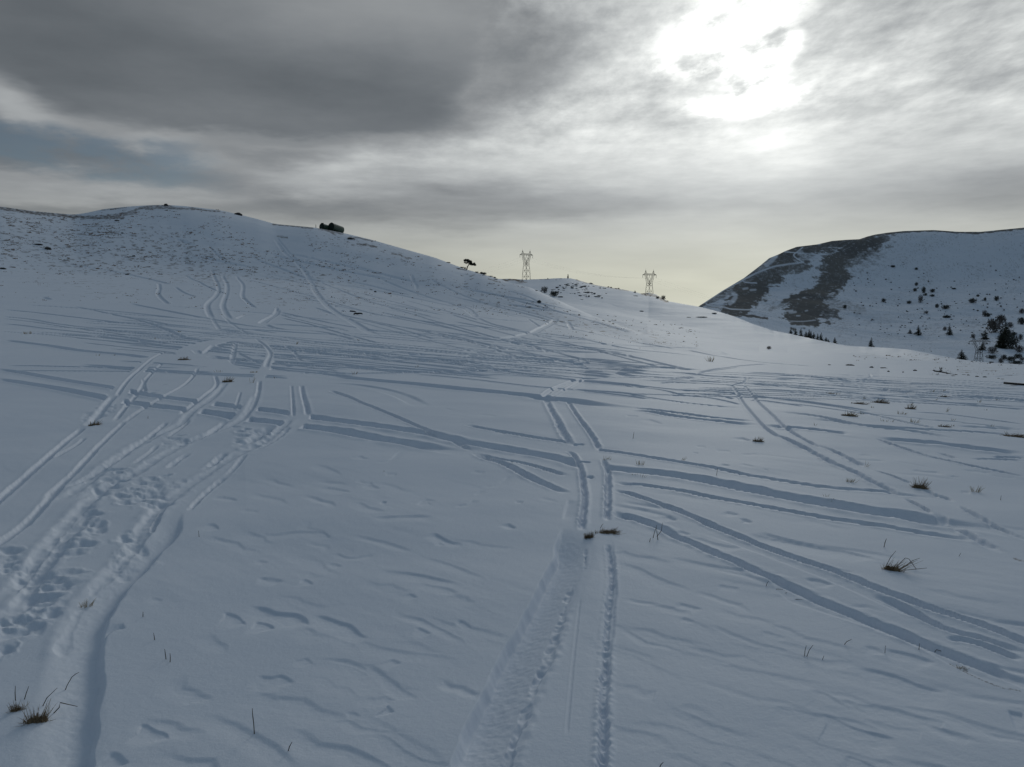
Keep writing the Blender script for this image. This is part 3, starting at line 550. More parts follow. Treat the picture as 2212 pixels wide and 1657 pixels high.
# wind ripples everywhere, steepened on their lee
nearD = 1-sstep(30, 75, D)[None, :]
ca, sa = math.cos(-.70), math.sin(-.70)
al = Xg*ca+Yg*sa; ac = -Xg*sa+Yg*ca
patch = sstep(-.35, .45, fbm(Xg/2.3, Yg/2.3, 31, 2))
n1 = fbm(al/1.1, ac/.34, 41, 3)
n1 = fbm(al/1.1, (ac+.10*n1)/.34, 41, 3)
n2 = fbm(al/.42, (ac+.05*n1)/.14, 51, 2)
TR = np.zeros_like(BARE); pxy = topix(Xg, Yg, Z); pxy = (np.nan_to_num(pxy[0], nan=-9e4), np.nan_to_num(pxy[1], nan=-9e4)); zw = np.zeros_like(BARE)
for c, pts, r in [('D2', [(720,100),(800,110),(880,130)], 70), ('D2', [(520,250),(540,300)], 60), ('D2', [(330,430),(460,390)], 55), ('D2', [(740,380),(770,440),(690,510)], 62), ('D2', [(180,600),(300,650),(240,730)], 90), ('D2', [(60,840),(180,850)], 70), ('D2', [(60,520),(120,560)], 60), ('D2', [(580,80),(650,40)], 50), ('D1', [(1540,900),(1640,870)], 60), ('D1', [(560,750),(690,680)], 40), ('D1', [(1060,900),(1150,900)], 35), ('D1', [(700,1150),(800,1110)], 50)]:
    strokes(None, TR, c, pts, r, .9, (pxy[0], pxy[1]), (zw, zw))
tn = fbm(Xg/.30, Yg/.24, 501, 4, .55); tn = np.where(tn > .05, tn*.5, tn)          # trodden lumps and hollows
NEG = NEG-TR*np.clip(.004-.062*tn, -.02, .035)*(1-sstep(14, 24, D))[None, :]
rip = (.0060*n1*(1-sstep(12, 30, D))[None, :]+.0028*n2*(1-sstep(6, 13, D))[None, :])*patch*sstep(.6, 2.5, D)[None, :]+.030*fbm(Xg/2.6, Yg/1.6, 61, 2)*(1-sstep(10, 24, D))[None, :]
damp = np.clip(1+NEG/.03, .15, 1)
rough = .0035*fbm(Xg/.05, Yg/.05, 71, 2)*(1-sstep(6, 14, D)[None, :])*(.25+.75*np.clip(-NEG/.03, 0, 1))
DEL = NEG+POS*np.clip(1+NEG/.02, 0, 1)+rip*damp+rough
Zf = Z+DEL
G = make_grid(AZ, D, Zf)

# ------------------------------------------------------------------ bare ground showing through the snow
PXY = topix(Xg, Yg, Z)
PXY = (np.nan_to_num(PXY[0], nan=-9e4), np.nan_to_num(PXY[1], nan=-9e4))
front = (np.abs(AZ) < .75)[:, None] & (D > 20)[None, :]
wx = fbm(PXY[0]/9, PXY[1]/4, 81, 3)*1.1; wy = fbm(PXY[0]/11, PXY[1]/4, 91, 3)*1.0
def gb(c, pts, r, v, dmin=0, dmax=9e9):
    A = np.zeros_like(BARE); strokes(None, A, c, pts, r, v, PXY, (wx, wy))
    m = (D > dmin) & (D < dmax)
    BARE[:] = np.maximum(BARE, A*m[None, :])
NEARH = (90, 300); MIDH = (300, 900)
for c, pts, r, v, rg in [('C1', [(-60,165),(0,178),(150,200),(300,222),(450,235),(640,255)], 15, .9, NEARH), ('C1', [(640,250),(800,262),(950,262),(1060,262)], 14, .85, NEARH), ('C1', [(860,255),(1000,240),(1120,215),(1220,180),(1330,165),(1450,162),(1500,180)], 12, .75, NEARH),
    ('C1', [(1260,185),(1400,178),(1550,185),(1680,185)], 10, .7, NEARH), ('C1', [(1650,180),(1780,200),(1900,208)], 7, .7, NEARH), ('C1', [(880,195),(1000,185),(1090,175)], 6, .6, NEARH), ('C1', [(1070,245),(1200,215)], 8, .6, NEARH),
    ('C2', [(200,104),(350,116),(540,138)], 8, .75, NEARH), ('C2', [(590,140),(700,165),(800,185)], 9, .7, NEARH), ('C2', [(860,215),(960,225),(1060,250)], 7, .7, NEARH), ('C2', [(930,275),(1000,280),(1090,300)], 10, .85, NEARH), ('C2', [(850,225),(900,228)], 9, .9, NEARH), ('C2', [(1225,358),(1300,370),(1340,390),(1390,400)], 7, .75, NEARH),
    ('C2', [(240,205),(320,218)], 7, .7, NEARH), ('C2', [(700,175),(740,190)], 8, .7, NEARH),
    ('C2', [(1950,515),(2030,535),(2120,560),(2200,585)], 8, .7, NEARH), ('C2', [(2060,575),(2110,590),(2165,605)], 6, .7, NEARH), ('C2', [(1785,487),(1830,492),(1870,500)], 5, .8, NEARH), ('C2', [(1905,555),(1940,540)], 4, .7, NEARH), ('C2', [(1900,580),(1930,570)], 4, .7, NEARH),
    ('C3', [(470,378),(560,376),(640,390)], 11, 1, MIDH), ('C3', [(590,405),(680,395)], 6, .7, MIDH), ('C3', [(1700,500),(1780,507),(1850,535),(1920,568)], 12, 1, MIDH), ('C3', [(1120,378),(1250,415),(1380,440),(1500,462),(1580,472)], 5, .7, MIDH), ('C3', [(720,372),(880,372)], 3, .6, MIDH),
    ('D8', [(1735,872),(1830,925),(1950,985),(2060,1030),(2190,1057)], 2.5, .75, (1, 12)), ('D8', [(1830,900),(1850,925)], 10, .6, (1, 12)),
    ('D8', [(2150,205),(2212,225)], 7, .6, (1, 30)), ('F2', [(225,330),(250,400),(330,390)], 30, .9, (1, 30)), ('F2', [(620,235),(750,270),(900,260)], 26, .9, (1, 30)), ('F1', [(600,1060),(800,1110),(950,1110)], 40, .8, (1, 30)),
    ('F3', [(330,900),(470,880)], 60, .8, (1, 30)), ('F3', [(850,1180),(960,1230),(1080,1150)], 90, .7, (1, 30))]:
    gb(c, pts, r, v, *rg)
BARE *= .35+.65*sstep(.28, .62, .5+.9*fbm(PXY[0]/7, PXY[1]/2.2, 95, 3))
# thin grassy places on the hill's face, as wind-drawn dashes
dens = np.zeros_like(BARE)
for c, pts, r, v in [('C1', [(0,330),(200,380),(500,440),(900,480),(1300,500),(1600,560)], 170, .75), ('C1', [(0,500),(400,560),(800,600),(1300,620),(1900,720)], 160, .7), ('C1', [(300,740),(600,850),(1100,900)], 90, .35), ('C1', [(600,290),(1000,300),(1500,230)], 60, .4),
    ('C2', [(50,520),(350,560),(700,620),(1000,720)], 130, .5), ('C2', [(500,180),(900,300),(1300,380)], 90, .4), ('C2', [(1500,560),(1900,680),(2200,760)], 90, .35), ('C2', [(100,740),(300,760),(500,760)], 60, .4), ('C3', [(300,560),(700,620),(1000,760),(1400,800),(1900,920)], 70, .55), ('C3', [(400,470),(700,520),(900,600)], 50, .4),
    ('D7', [(700,40),(1000,55),(1300,80)], 14, .5), ('E7', [(700,280),(1100,300),(1500,330),(1900,320)], 90, .6), ('E7', [(100,120),(500,170),(900,160)], 50, .4)]:
    A = np.zeros_like(BARE); strokes(None, A, c, pts, r, v, PXY, (wx, wy)); dens = np.maximum(dens, A*((D > 30) & (D < 300))[None, :])
sp = fbm(Xg/1.5, Yg/2.2, 201, 3)+.35*noise(Xg/.5, Yg/.9, 207)
BARE = np.maximum(BARE, np.where(front, sstep(.42, .80, sp+.42*dens)*np.minimum(dens*1.4, .70), 0))
# ------------------------------------------------------------------ materials
def new_mat(name):
    m = bpy.data.materials.new(name); m.use_nodes = True
    nt = m.node_tree; nt.nodes.clear()
    out = nt.nodes.new('ShaderNodeOutputMaterial'); b = nt.nodes.new('ShaderNodeBsdfPrincipled')
    nt.links.new(b.outputs[0], out.inputs[0])
    return m, nt, b
def nd(nt, t, **kw):
    n = nt.nodes.new(t)
    for k, v in kw.items():
        if k.startswith('i_'): n.inputs[k[2:].replace('_', ' ')].default_value = v
        else: setattr(n, k, v)
    return n
def plain_mat(name, c1, c2, scale=20, rough=.8, bump=.2, spec=.3, metal=0, dist=.01):
    m, nt, b = new_mat(name)
    tc = nd(nt, 'ShaderNodeTexCoord')
    no = nd(nt, 'ShaderNodeTexNoise'); no.inputs['Scale'].default_value = scale; no.inputs['Detail'].default_value = 5
    nt.links.new(tc.outputs['Object'], no.inputs['Vector'])
    cr = nd(nt, 'ShaderNodeValToRGB'); cr.color_ramp.elements[0].position = .3; cr.color_ramp.elements[1].position = .7
    cr.color_ramp.elements[0].color = (*c1, 1); cr.color_ramp.elements[1].color = (*c2, 1)
    nt.links.new(no.outputs['Fac'], cr.inputs[0]); nt.links.new(cr.outputs[0], b.inputs['Base Color'])
    b.inputs['Roughness'].default_value = rough; b.inputs['Specular IOR Level'].default_value = spec; b.inputs['Metallic'].default_value = metal
    if bump:
        bp = nd(nt, 'ShaderNodeBump'); bp.inputs['Strength'].default_value = bump; bp.inputs['Distance'].default_value = dist
        nt.links.new(no.outputs['Fac'], bp.inputs['Height']); nt.links.new(bp.outputs[0], b.inputs['Normal'])
    return m
SNOW = (.795, .83, .895)
def snow_mat(name, bare1, bare2, grain, soil_scale, spec=0):
    m, nt, b = new_mat(name); L = nt.links.new
    tc = nd(nt, 'ShaderNodeTexCoord'); at = nd(nt, 'ShaderNodeAttribute', attribute_name='bare')
    n1 = nd(nt, 'ShaderNodeTexNoise'); n1.inputs['Scale'].default_value = .35; n1.inputs['Detail'].default_value = 6
    L(tc.outputs['Object'], n1.inputs['Vector'])
    r1 = nd(nt, 'ShaderNodeValToRGB'); r1.color_ramp.elements[0].position = .3; r1.color_ramp.elements[1].position = .72
    r1.color_ramp.elements[0].color = (SNOW[0]*.92, SNOW[1]*.935, SNOW[2]*.955, 1); r1.color_ramp.elements[1].color = (*SNOW, 1)
    n3 = nd(nt, 'ShaderNodeTexNoise'); n3.inputs['Scale'].default_value = grain*.09; n3.inputs['Detail'].default_value = 7; n3.inputs['Roughness'].default_value = .65
    mp3 = nd(nt, 'ShaderNodeMapping'); mp3.inputs['Rotation'].default_value = (0, 0, .7); mp3.inputs['Scale'].default_value = (.35, 1, 1)
    L(tc.outputs['Object'], mp3.inputs[0]); L(mp3.outputs[0], n3.inputs['Vector'])
    av = nd(nt, 'ShaderNodeMath', operation='MULTIPLY_ADD'); L(n3.outputs['Fac'], av.inputs[0]); av.inputs[1].default_value = .7
    hv = nd(nt, 'ShaderNodeMath', operation='MULTIPLY_ADD'); L(n1.outputs['Fac'], hv.inputs[0]); hv.inputs[1].default_value = .6; hv.inputs[2].default_value = -.15; L(hv.outputs[0], av.inputs[2])
    L(av.outputs[0], r1.inputs[0])
    n2 = nd(nt, 'ShaderNodeTexNoise'); n2.inputs['Scale'].default_value = soil_scale; n2.inputs['Detail'].default_value = 6
    L(tc.outputs['Object'], n2.inputs['Vector'])
    r2 = nd(nt, 'ShaderNodeValToRGB'); r2.color_ramp.elements[0].position = .35; r2.color_ramp.elements[1].position = .68
    r2.color_ramp.elements[0].color = (*bare1, 1); r2.color_ramp.elements[1].color = (*bare2, 1)
    L(n2.outputs['Fac'], r2.inputs[0])
    mx = nd(nt, 'ShaderNodeMix', data_type='RGBA')
    L(at.outputs['Fac'], mx.inputs[0]); L(r1.outputs[0], mx.inputs[6]); L(r2.outputs[0], mx.inputs[7])
    L(mx.outputs[2], b.inputs['Base Color'])
    b.inputs['Roughness'].default_value = .65; b.inputs['Specular IOR Level'].default_value = spec
    g = nd(nt, 'ShaderNodeTexNoise'); g.inputs['Scale'].default_value = grain; g.inputs['Detail'].default_value = 6; g.inputs['Roughness'].default_value = .7
    L(tc.outputs['Object'], g.inputs['Vector'])
    bp = nd(nt, 'ShaderNodeBump'); bp.inputs['Strength'].default_value = .45; bp.inputs['Distance'].default_value = .3/grain
    L(g.outputs['Fac'], bp.inputs['Height']); L(bp.outputs[0], b.inputs['Normal'])
    return m
M_SNOW = snow_mat('snow_with_bare_soil', (.05, .036, .027), (.12, .085, .06), 55, 3, .04)
M_MOUNT = snow_mat('mountain_snow_and_turf', (.070, .062, .050), (.13, .112, .086), .6, .012)

def tag(o, label=None, cat=None, group=None, kind=None):
    if label: o['label'] = label
    if cat: o['category'] = cat
    if group: o['group'] = group
    if kind: o['kind'] = kind
    return o
def fill_mesh(name, co, loops, nper, mat, smooth=True):
    me = bpy.data.meshes.new(name); co = np.asarray(co, np.float32); loops = np.asarray(loops, np.int32)
    me.vertices.add(len(co)); me.vertices.foreach_set('co', co.ravel())
    nf = len(loops)//nper
    me.loops.add(len(loops)); me.loops.foreach_set('vertex_index', loops.ravel())
    me.polygons.add(nf); me.polygons.foreach_set('loop_start', np.arange(nf, dtype=np.int32)*nper); 
    me.polygons.foreach_set('use_smooth', np.full(nf, smooth))
    me.update(calc_edges=True); me.validate()
    me.materials.append(mat)
    return me
def grid_object(name, AZ, D, Z, mat, bare, wrap):
    na, ndd = Z.shape
    co = np.stack([np.sin(AZ)[:, None]*D[None, :], np.cos(AZ)[:, None]*D[None, :], Z], -1).reshape(-1, 3)
    i = np.arange(na-1)[:, None]; j = np.arange(ndd-1)[None, :]
    a = i*ndd+j
    quads = np.stack([a, a+ndd, a+ndd+1, a+1], -1).reshape(-1, 4)
    # face up: az grows clockwise, so order is reversed
    quads = quads[:, ::-1]
    me = fill_mesh(name, co, quads.ravel(), 4, mat)
    at = me.attributes.new('bare', 'FLOAT', 'POINT'); at.data.foreach_set('value', bare.astype(np.float32).ravel())
    o = bpy.data.objects.new(name, me); COL.objects.link(o); o['kind'] = 'structure'
    return o
# close the sheet under the viewer's feet with one more ring near the centre
Dg = np.concatenate([[.02], D]); Zg = np.concatenate([Zf[:, :1].mean()*np.ones((NA, 1)), Zf], 1); Bg = np.concatenate([np.zeros((NA, 1)), BARE], 1)
grid_object('ground', AZ, Dg, Zg, M_SNOW, Bg, True)

# ------------------------------------------------------------------ the mountain beyond the valley
mb = line([(1380,700,760),(1506,676,720),(1600,704,640),(1711,738,600),(1800,749,610),(1900,767,630),(2050,787,640),(2211,801,650),(2600,815,680)])
mm1 = line([(1380,700,850),(1506,670,850),(1600,676,880),(1711,690,900),(1800,700,950),(1900,705,980),(2050,705,1000),(2211,710,1020),(2600,710,1050)])
mm2 = line([(1380,700,980),(1506,667,1000),(1600,648,1130),(1711,630,1250),(1800,620,1320),(1900,610,1380),(2050,600,1450),(2211,600,1480),(2600,590,1500)])
mr_px = [(1380,705),(1440,690)]+[tuple(p) for p in cp('C4', [(230,966),(480,802),(700,672),(870,542),(960,467),(1060,427),(1120,397),(1240,352),(1450,327),(1600,292),(1750,280),(1880,274),(1960,247),(2039,227)])]
mr_px += [tuple(p) for p in cp('C5', [(550,180),(700,165),(960,157),(1180,172),(1380,172),(1560,154),(1759,135)])]+[(2400,478),(2700,470),(3400,500)]
mr_d = np.interp([p[0] for p in mr_px], [1380,1506,1560,1640,1720,1900,2211,3400], [1000,1120,1220,1400,1560,1720,1800,1800])
MR = line([(p[0], p[1], d) for p, d in zip(mr_px, mr_d)])
mt = np.concatenate([np.arange(1380, 2290, 1.6), np.linspace(2295, 3400, 40)])
MAZ = azte(mt, np.full_like(mt, 650.))[0]; MNA = len(MAZ)
MD = np.concatenate([[430, 480, 530], np.geomspace(560, 1850, 460), np.geomspace(1880, 4200, 12)])
md = []; mz = []
te, d = on(mb, MAZ); zb = CAMZ+te*d
md += [np.full(MNA, 420.), d*.86, d]; mz += [zb-14, zb-2, zb]
for L in (mm1, mm2, MR):
    te, d = on(L, MAZ); md.append(d); mz.append(CAMZ+te*d)
md += [d*1.35, np.full(MNA, 4300.)]; mz += [mz[-1]*.75-8, np.full(MNA, -130.)]
MCD = np.array(md).T; MCZ = np.array(mz).T
for k in range(1, MCD.shape[1]): MCD[:, k] = np.maximum(MCD[:, k], MCD[:, k-1]*1.01)
MX = np.sin(MAZ)[:, None]*MD[None, :]; MY = np.cos(MAZ)[:, None]*MD[None, :]
MU = fbm(MX/160, MY/160, 301, 4)*9*sstep(600, 900, MD)[None, :]*(1-.6*sstep(1500, 1900, MD)[None, :])+fbm(MX/25, MY/25, 311, 3)*.9
for it in range(4):
    MZ = pchip(MCD, MCZ, MD)+MU
    TE = (MZ-CAMZ)/MD[None, :]
    tt, dd = on(MR, MAZ)
    MCZ[:, 5] += (tt-np.where(MD[None, :] > MCD[:, 3][:, None], TE, -9).max(1))*MCD[:, 5]
MZ = pchip(MCD, MCZ, MD)+MU
MPX = topix(MX, MY, MZ); MB = np.zeros_like(MZ)
mwx = fbm(MPX[0]/22, MPX[1]/9, 401, 4)*1.4+noise(MPX[0]/5, MPX[1]/1.6, 431)*.35; mwy = fbm(MPX[0]/20, MPX[1]/9, 411, 4)*1.3
def ms(c, pts, r, v): strokes(None, MB, c, pts, r*1.75 if v > 0 else r, v, MPX, (mwx, mwy))
for pts, r, v in [([(1130,395),(1300,372),(1450,350),(1600,315),(1750,290),(1880,280)], 46, .85), ([(1070,460),(1180,480),(1130,520),(1020,540)], 55, .85), ([(1300,440),(1400,400)], 40, .6),
    ([(740,690),(900,630),(1050,590),(1200,560),(1330,540)], 40, .8), ([(650,780),(800,740),(920,700),(1050,680)], 45, .85), ([(620,950),(700,900),(770,850),(850,790)], 70, .95), ([(560,970),(620,960)], 20, .8),
    ([(500,1000),(580,1035),(660,1040)], 22, .85), ([(700,1050),(850,1070),(940,1080)], 7, .9),
    ([(1120,900),(1250,850),(1400,795),(1560,755)], 16, .95), ([(1200,960),(1330,900),(1480,830),(1600,770)], 55, .85), ([(1250,1060),(1380,1040),(1450,980),(1350,960)], 75, .95), ([(1150,1050),(1250,1110),(1430,1120)], 30, .9), ([(960,990),(1060,960),(1130,930)], 14, .6),
    ([(1560,620),(1660,560),(1600,490),(1760,430),(1900,345),(2039,290)], 52, .9), ([(1720,560),(1850,470),(2000,400)], 80, .55), ([(1500,690),(1600,700),(1700,690),(1740,640)], 42, .85), ([(1640,860),(1750,800)], 40, .3), ([(1500,1010),(1620,990),(1740,960),(1900,1000)], 34, .55), ([(1560,900),(1640,940)], 45, .6),
    ([(240,965),(480,812),(600,730),(700,680)], 13, .8), ([(740,650),(830,580),(900,545),(960,500)], 16, .7), ([(340,910),(470,850),(600,790)], 16, .7), ([(330,950),(450,970),(490,1010)], 14, .6), ([(400,880),(560,850)], 20, .5)]:
    ms('C4', pts, r, v)
for pts, r, v in [([(20,480),(150,440),(300,350),(430,270),(520,210)], 55, .75), ([(250,440),(420,420),(620,390)], 60, .35), ([(100,830),(250,860),(420,930),(600,960)], 35, .4), ([(0,880),(60,900)], 40, .8), ([(540,190),(700,172),(960,163),(1180,178),(1400,178),(1759,142)], 6, .85), ([(1000,880),(1200,890),(1400,860)], 30, .25), ([(1250,990),(1380,970)], 25, .45), ([(1460,1010),(1560,1080),(1660,1130)], 55, .3)]:
    ms('C5', pts, r, v)
streak = fbm(MPX[0]/9, MPX[1]/3.2, 421, 4)+.4*noise(MPX[0]/2.6, MPX[1]/1.1, 427)
fine = fbm(MPX[0]/6.5+MPX[1]/9, MPX[1]/2.0, 433, 3)
MB = sstep(.26, .88, MB+(.44*streak+.16*fine)*(MB > .02))*np.minimum(MB*1.04, .88)
MB = np.maximum(MB, .30*sstep(.15, .75, streak+.5*fbm(MPX[0]/60, MPX[1]/40, 441, 2)+.35*fine))
MB = np.maximum(MB, .42*sstep(.42, .75, noise(MPX[0]/3.2, MPX[1]/1.5, 447)+.45*fbm(MPX[0]/45, MPX[1]/30, 449, 2)))
mwx = mwx*.3; mwy = mwy*.3
for pts, r, v in [([(690,690),(760,655),(830,620),(920,585),(1000,555),(1150,530),(1310,510)], 9, -.85), ([(690,690),(715,712),(830,722)], 7, -.85), ([(1110,400),(1230,412),(1450,430),(1560,432)], 6, -.85), ([(1300,360),(1245,405),(1210,432),(1230,462),(1300,505)], 7, -.9),
    ([(290,925),(400,860),(500,790),(690,695)], 9, -.8), ([(320,930),(350,950),(500,965),(560,985),(700,992),(900,1000),(960,1025),(1060,1005),(1080,1060)], 7, -.8), ([(930,1065),(1040,1020),(1200,1000)], 9, -.7), ([(1030,440),(980,500),(930,540)], 22, -.75), ([(600,830),(620,870),(560,930)], 22, -.7), ([(700,780),(740,775)], 12, -.6), ([(770,795),(820,790)], 11, -.6), ([(1170,1020),(1230,1015)], 13, -.6), ([(1240,1055),(1270,1055)], 8, -.6), ([(1330,1005),(1350,1000)], 8, -.6), ([(1180,1110),(1300,1112),(1430,1100)], 6, -.6)]:
    ms('C4', pts, r, v)
for pts, r, v in [([(440,1010),(700,995),(900,980),(1150,960),(1300,955)], 5, -.7)]: ms('C5', pts, r, v)
MG = make_grid(MAZ, MD, MZ)
grid_object('mountain', MAZ, MD, MZ, M_MOUNT, MB, False)

# ------------------------------------------------------------------ sky and sun
SUN_AZ = float(azte(1590, 120)[0]); SUN_EL = math.atan(float(azte(1590, 120)[1]))
world_ = bpy.data.worlds.new('World'); scene.world = world_; world_.use_nodes = True
nt = world_.node_tree; nt.nodes.clear(); L = nt.links.new
def val(x):
    return x
def mth(op, a, b=None, c=None, clamp=False):
    n = nt.nodes.new('ShaderNodeMath'); n.operation = op; n.use_clamp = clamp
    for i, v in enumerate((a, b, c)):
        if v is None: continue
        if isinstance(v, (int, float)): n.inputs[i].default_value = v
        else: L(v, n.inputs[i])
    return n.outputs[0]
def ramp(fac, pts, interp='EASE'):
    n = nt.nodes.new('ShaderNodeValToRGB'); n.color_ramp.interpolation = interp
    el = n.color_ramp.elements
    while len(el) < len(pts): el.new(.5)
    for e, (p, c) in zip(el, pts):
        e.position = p; e.color = (c, c, c, 1) if isinstance(c, (int, float)) else (*c, 1)
    L(fac, n.inputs[0]); return n.outputs[0]
def maprange(x, a, b, c, d, smooth=True):
    n = nt.nodes.new('ShaderNodeMapRange'); n.interpolation_type = 'SMOOTHSTEP' if smooth else 'LINEAR'
    L(x, n.inputs[0])
    for i, v in enumerate((a, b, c, d)): n.inputs[i+1].default_value = v
    return n.outputs[0]
def mixc(f, a, b):
    n = nt.nodes.new('ShaderNodeMix'); n.data_type = 'RGBA'
    for i, v in ((0, f), (6, a), (7, b)):
        if isinstance(v, (int, float)): n.inputs[i].default_value = v
        elif isinstance(v, tuple): n.inputs[i].default_value = (*v, 1)
        else: L(v, n.inputs[i])
    return n.outputs[2]
tc = nt.nodes.new('ShaderNodeTexCoord'); sp_ = nt.nodes.new('ShaderNodeSeparateXYZ'); L(tc.outputs['Generated'], sp_.inputs[0])
vx, vy, vz = sp_.outputs
AZn = mth('ARCTAN2', vx, vy); ELn = mth('ARCSINE', vz)
def noise3(vec, scale, detail=5, rough=.55, loc=(0, 0, 0), rot=0, sc=(1, 1, 1)):
    mp = nt.nodes.new('ShaderNodeMapping'); mp.inputs['Location'].default_value = loc; mp.inputs['Rotation'].default_value = (0, 0, rot); mp.inputs['Scale'].default_value = sc
    L(vec, mp.inputs[0])
    n = nt.nodes.new('ShaderNodeTexNoise'); n.inputs['Scale'].default_value = scale; n.inputs['Detail'].default_value = detail; n.inputs['Roughness'].default_value = rough
    L(mp.outputs[0], n.inputs['Vector']); return n.outputs['Fac'], n.outputs['Color']
def comb(x, y, z=0.0):
    n = nt.nodes.new('ShaderNodeCombineXYZ')
    for i, v in enumerate((x, y, z)):
        if isinstance(v, (int, float)): n.inputs[i].default_value = v
        else: L(v, n.inputs[i])
    return n.outputs[0]
UV = comb(AZn, ELn)
zc = mth('MAXIMUM', mth('ADD', vz, .10), .05)
PL = comb(mth('DIVIDE', vx, zc), mth('DIVIDE', vy, zc))          # where the sight line meets the cloud layer
wf, wc = noise3(PL, 1.1, 5, .6)
wn = nt.nodes.new('ShaderNodeVectorMath'); wn.operation = 'MULTIPLY_ADD'
sub = nt.nodes.new('ShaderNodeVectorMath'); sub.operation = 'SUBTRACT'; L(wc, sub.inputs[0]); sub.inputs[1].default_value = (.5, .5, .5)
L(sub.outputs[0], wn.inputs[0]); wn.inputs[1].default_value = (.13, .075, 0); L(UV, wn.inputs[2]); UVW = wn.outputs[0]
def blob(px, py, sx, sy, rot=0, lo=0., hi=1., vec=None):
    """soft patch of sky round the direction of a point; sizes in sight-line units"""
    a, t = azte(px, py); e = math.atan(float(t))
    mp = nt.nodes.new('ShaderNodeMapping'); mp.vector_type = 'TEXTURE'
    mp.inputs['Location'].default_value = (float(a), e, 0); mp.inputs['Rotation'].default_value = (0, 0, math.radians(rot)); mp.inputs['Scale'].default_value = (sx/F*.92, sy/F*.95, 1)
    L(UVW if vec is None else vec, mp.inputs[0])
    g = nt.nodes.new('ShaderNodeTexGradient'); g.gradient_type = 'SPHERICAL'; L(mp.outputs[0], g.inputs[0])
    return maprange(g.outputs['Fac'], lo, hi, 0, 1)
def elv(py): return math.atan(float(azte(CX, py)[1]))
# brightness by height (display units 0..1), then by direction
e0, e1 = elv(760), math.pi/2
def epos(py): return (elv(py)-e0)/(e1-e0)
wel = nt.nodes.new('ShaderNodeSeparateXYZ'); L(UVW, wel.inputs[0])
ELW = mth('ADD', mth('MULTIPLY', ELn, .55), mth('MULTIPLY', wel.outputs[1], .45))
base = ramp(mth('DIVIDE', mth('SUBTRACT', ELW, e0), e1-e0), [(0, .76), (epos(600), .728), (epos(545), .715), (epos(505), .69), (epos(455), .64), (epos(415), .655), (epos(360), .75), (epos(310), .765), (epos(240), .70), (epos(120), .675), (epos(0), .67), (.5, .54), (1, .48)], 'LINEAR')
azf = ramp(mth('ADD', mth('DIVIDE', AZn, 2*math.pi), .5), [(0, .70), (.22, .68), (.40, .72), (.43, .80), (.47, .92), (.50, 1.0), (.545, 1.07), (.60, 1.0), (.78, .70), (1, .70)], 'LINEAR')
S = mth('MULTIPLY', base, azf)
def addb(S, b, amt): return mth('MULTIPLY_ADD', b, amt, S)
# the heavy grey bank upper left, its lit lower edge, the gap of blue and the pale cloud below it
S = addb(S, blob(330, 305, 640, 70, -9, .0, .6), .13)
S = addb(S, blob(60, 215, 220, 50, -22, .0, .6), .13)
bank = mth('MAXIMUM', mth('MAXIMUM', blob(250, 50, 960, 350, 5, .06, .27), blob(640, 215, 560, 115, -3, .0, .5)), blob(150, 175, 430, 125, -14, .1, .5))
bank = mth('MAXIMUM', bank, mth('MULTIPLY', blob(960, 150, 460, 140, 6, .0, .7), .7))
nb, _ = noise3(PL, 1.0, 6, .6, (3, 1, 0))
bankS = mth('MULTIPLY_ADD', mth('SUBTRACT', nb, .5), .16, .418)
bankS = addb(bankS, blob(800, 20, 620, 150, 0), .15)
bankS = addb(bankS, blob(20, 40, 420, 260, 0), -.045)
bankS = addb(bankS, blob(620, 255, 500, 60, -3), .03)
n = nt.nodes.new('ShaderNodeMix'); n.data_type = 'FLOAT'; L(mth('MULTIPLY', bank, .97), n.inputs[0]); L(S, n.inputs[2]); L(bankS, n.inputs[3]); S = n.outputs[0]
S = addb(S, blob(230, 265, 520, 44, -13, 0, 1), .12)
S = addb(S, blob(20, 205, 200, 55, -24, 0, 1), .12)
S = addb(S, blob(620, 300, 420, 26, 3, 0, .7), .08)
blue = mth('MAXIMUM', blob(110, 312, 420, 72, -8, .10, .5), blob(330, 345, 190, 52, 8, .1, .6))
wisp, _ = noise3(UV, 13, 6, .62, (0, 0, 0), 0, (1, 2.2, 1))
blue = mth('MULTIPLY', blue, maprange(wisp, .44, .66, 1, .25))
S = addb(S, blob(100, 400, 500, 46, 2, 0, .7), .11)
S = addb(S, blob(560, 345, 480, 44, 7, 0, .7), .07)
S = addb(S, blob(760, 425, 620, 75, -3, 0, .7), -.075)
S = addb(S, blob(1250, 440, 420, 60, -3, 0, .8), -.05)
S = addb(S, blob(2200, 390, 260, 110, 0, 0, .9), -.07)
S = addb(S, blob(1850, 330, 330, 60, 4, 0, .9), -.05)
# broken high cloud, drawn out by the wind, fading to a veil near the horizon
c1, _ = noise3(PL, 2.6, 7, .60, (1.7, .4, 0), math.radians(38), (1, .55, 1))
c2, _ = noise3(PL, 7.5, 6, .6, (5, 2, 0), math.radians(42), (1, .55, 1))
c3, _ = noise3(PL, 17, 4, .6, (2, 7, 0), math.radians(42), (1, .6, 1))
hi = maprange(ELn, elv(430), elv(190), 0, 1)
notbank = mth('SUBTRACT', 1, mth('MULTIPLY', bank, .97))
amt = mth('MULTIPLY', hi, notbank)
S = mth('MULTIPLY_ADD', mth('MULTIPLY', mth('SUBTRACT', c1, .52), .50), amt, S)
S = mth('MULTIPLY_ADD', mth('MULTIPLY', mth('SUBTRACT', c2, .52), .38), amt, S)
S = mth('MULTIPLY_ADD', mth('MULTIPLY', mth('SUBTRACT', c3, .5), .16), amt, S)
v1, _ = noise3(UV, 5, 4, .5, (0, 0, 0), math.radians(-4), (1, 6, 1))
S = mth('MULTIPLY_ADD', mth('MULTIPLY', mth('SUBTRACT', v1, .5), .14), mth('MULTIPLY_ADD', notbank, .7, .3), S)
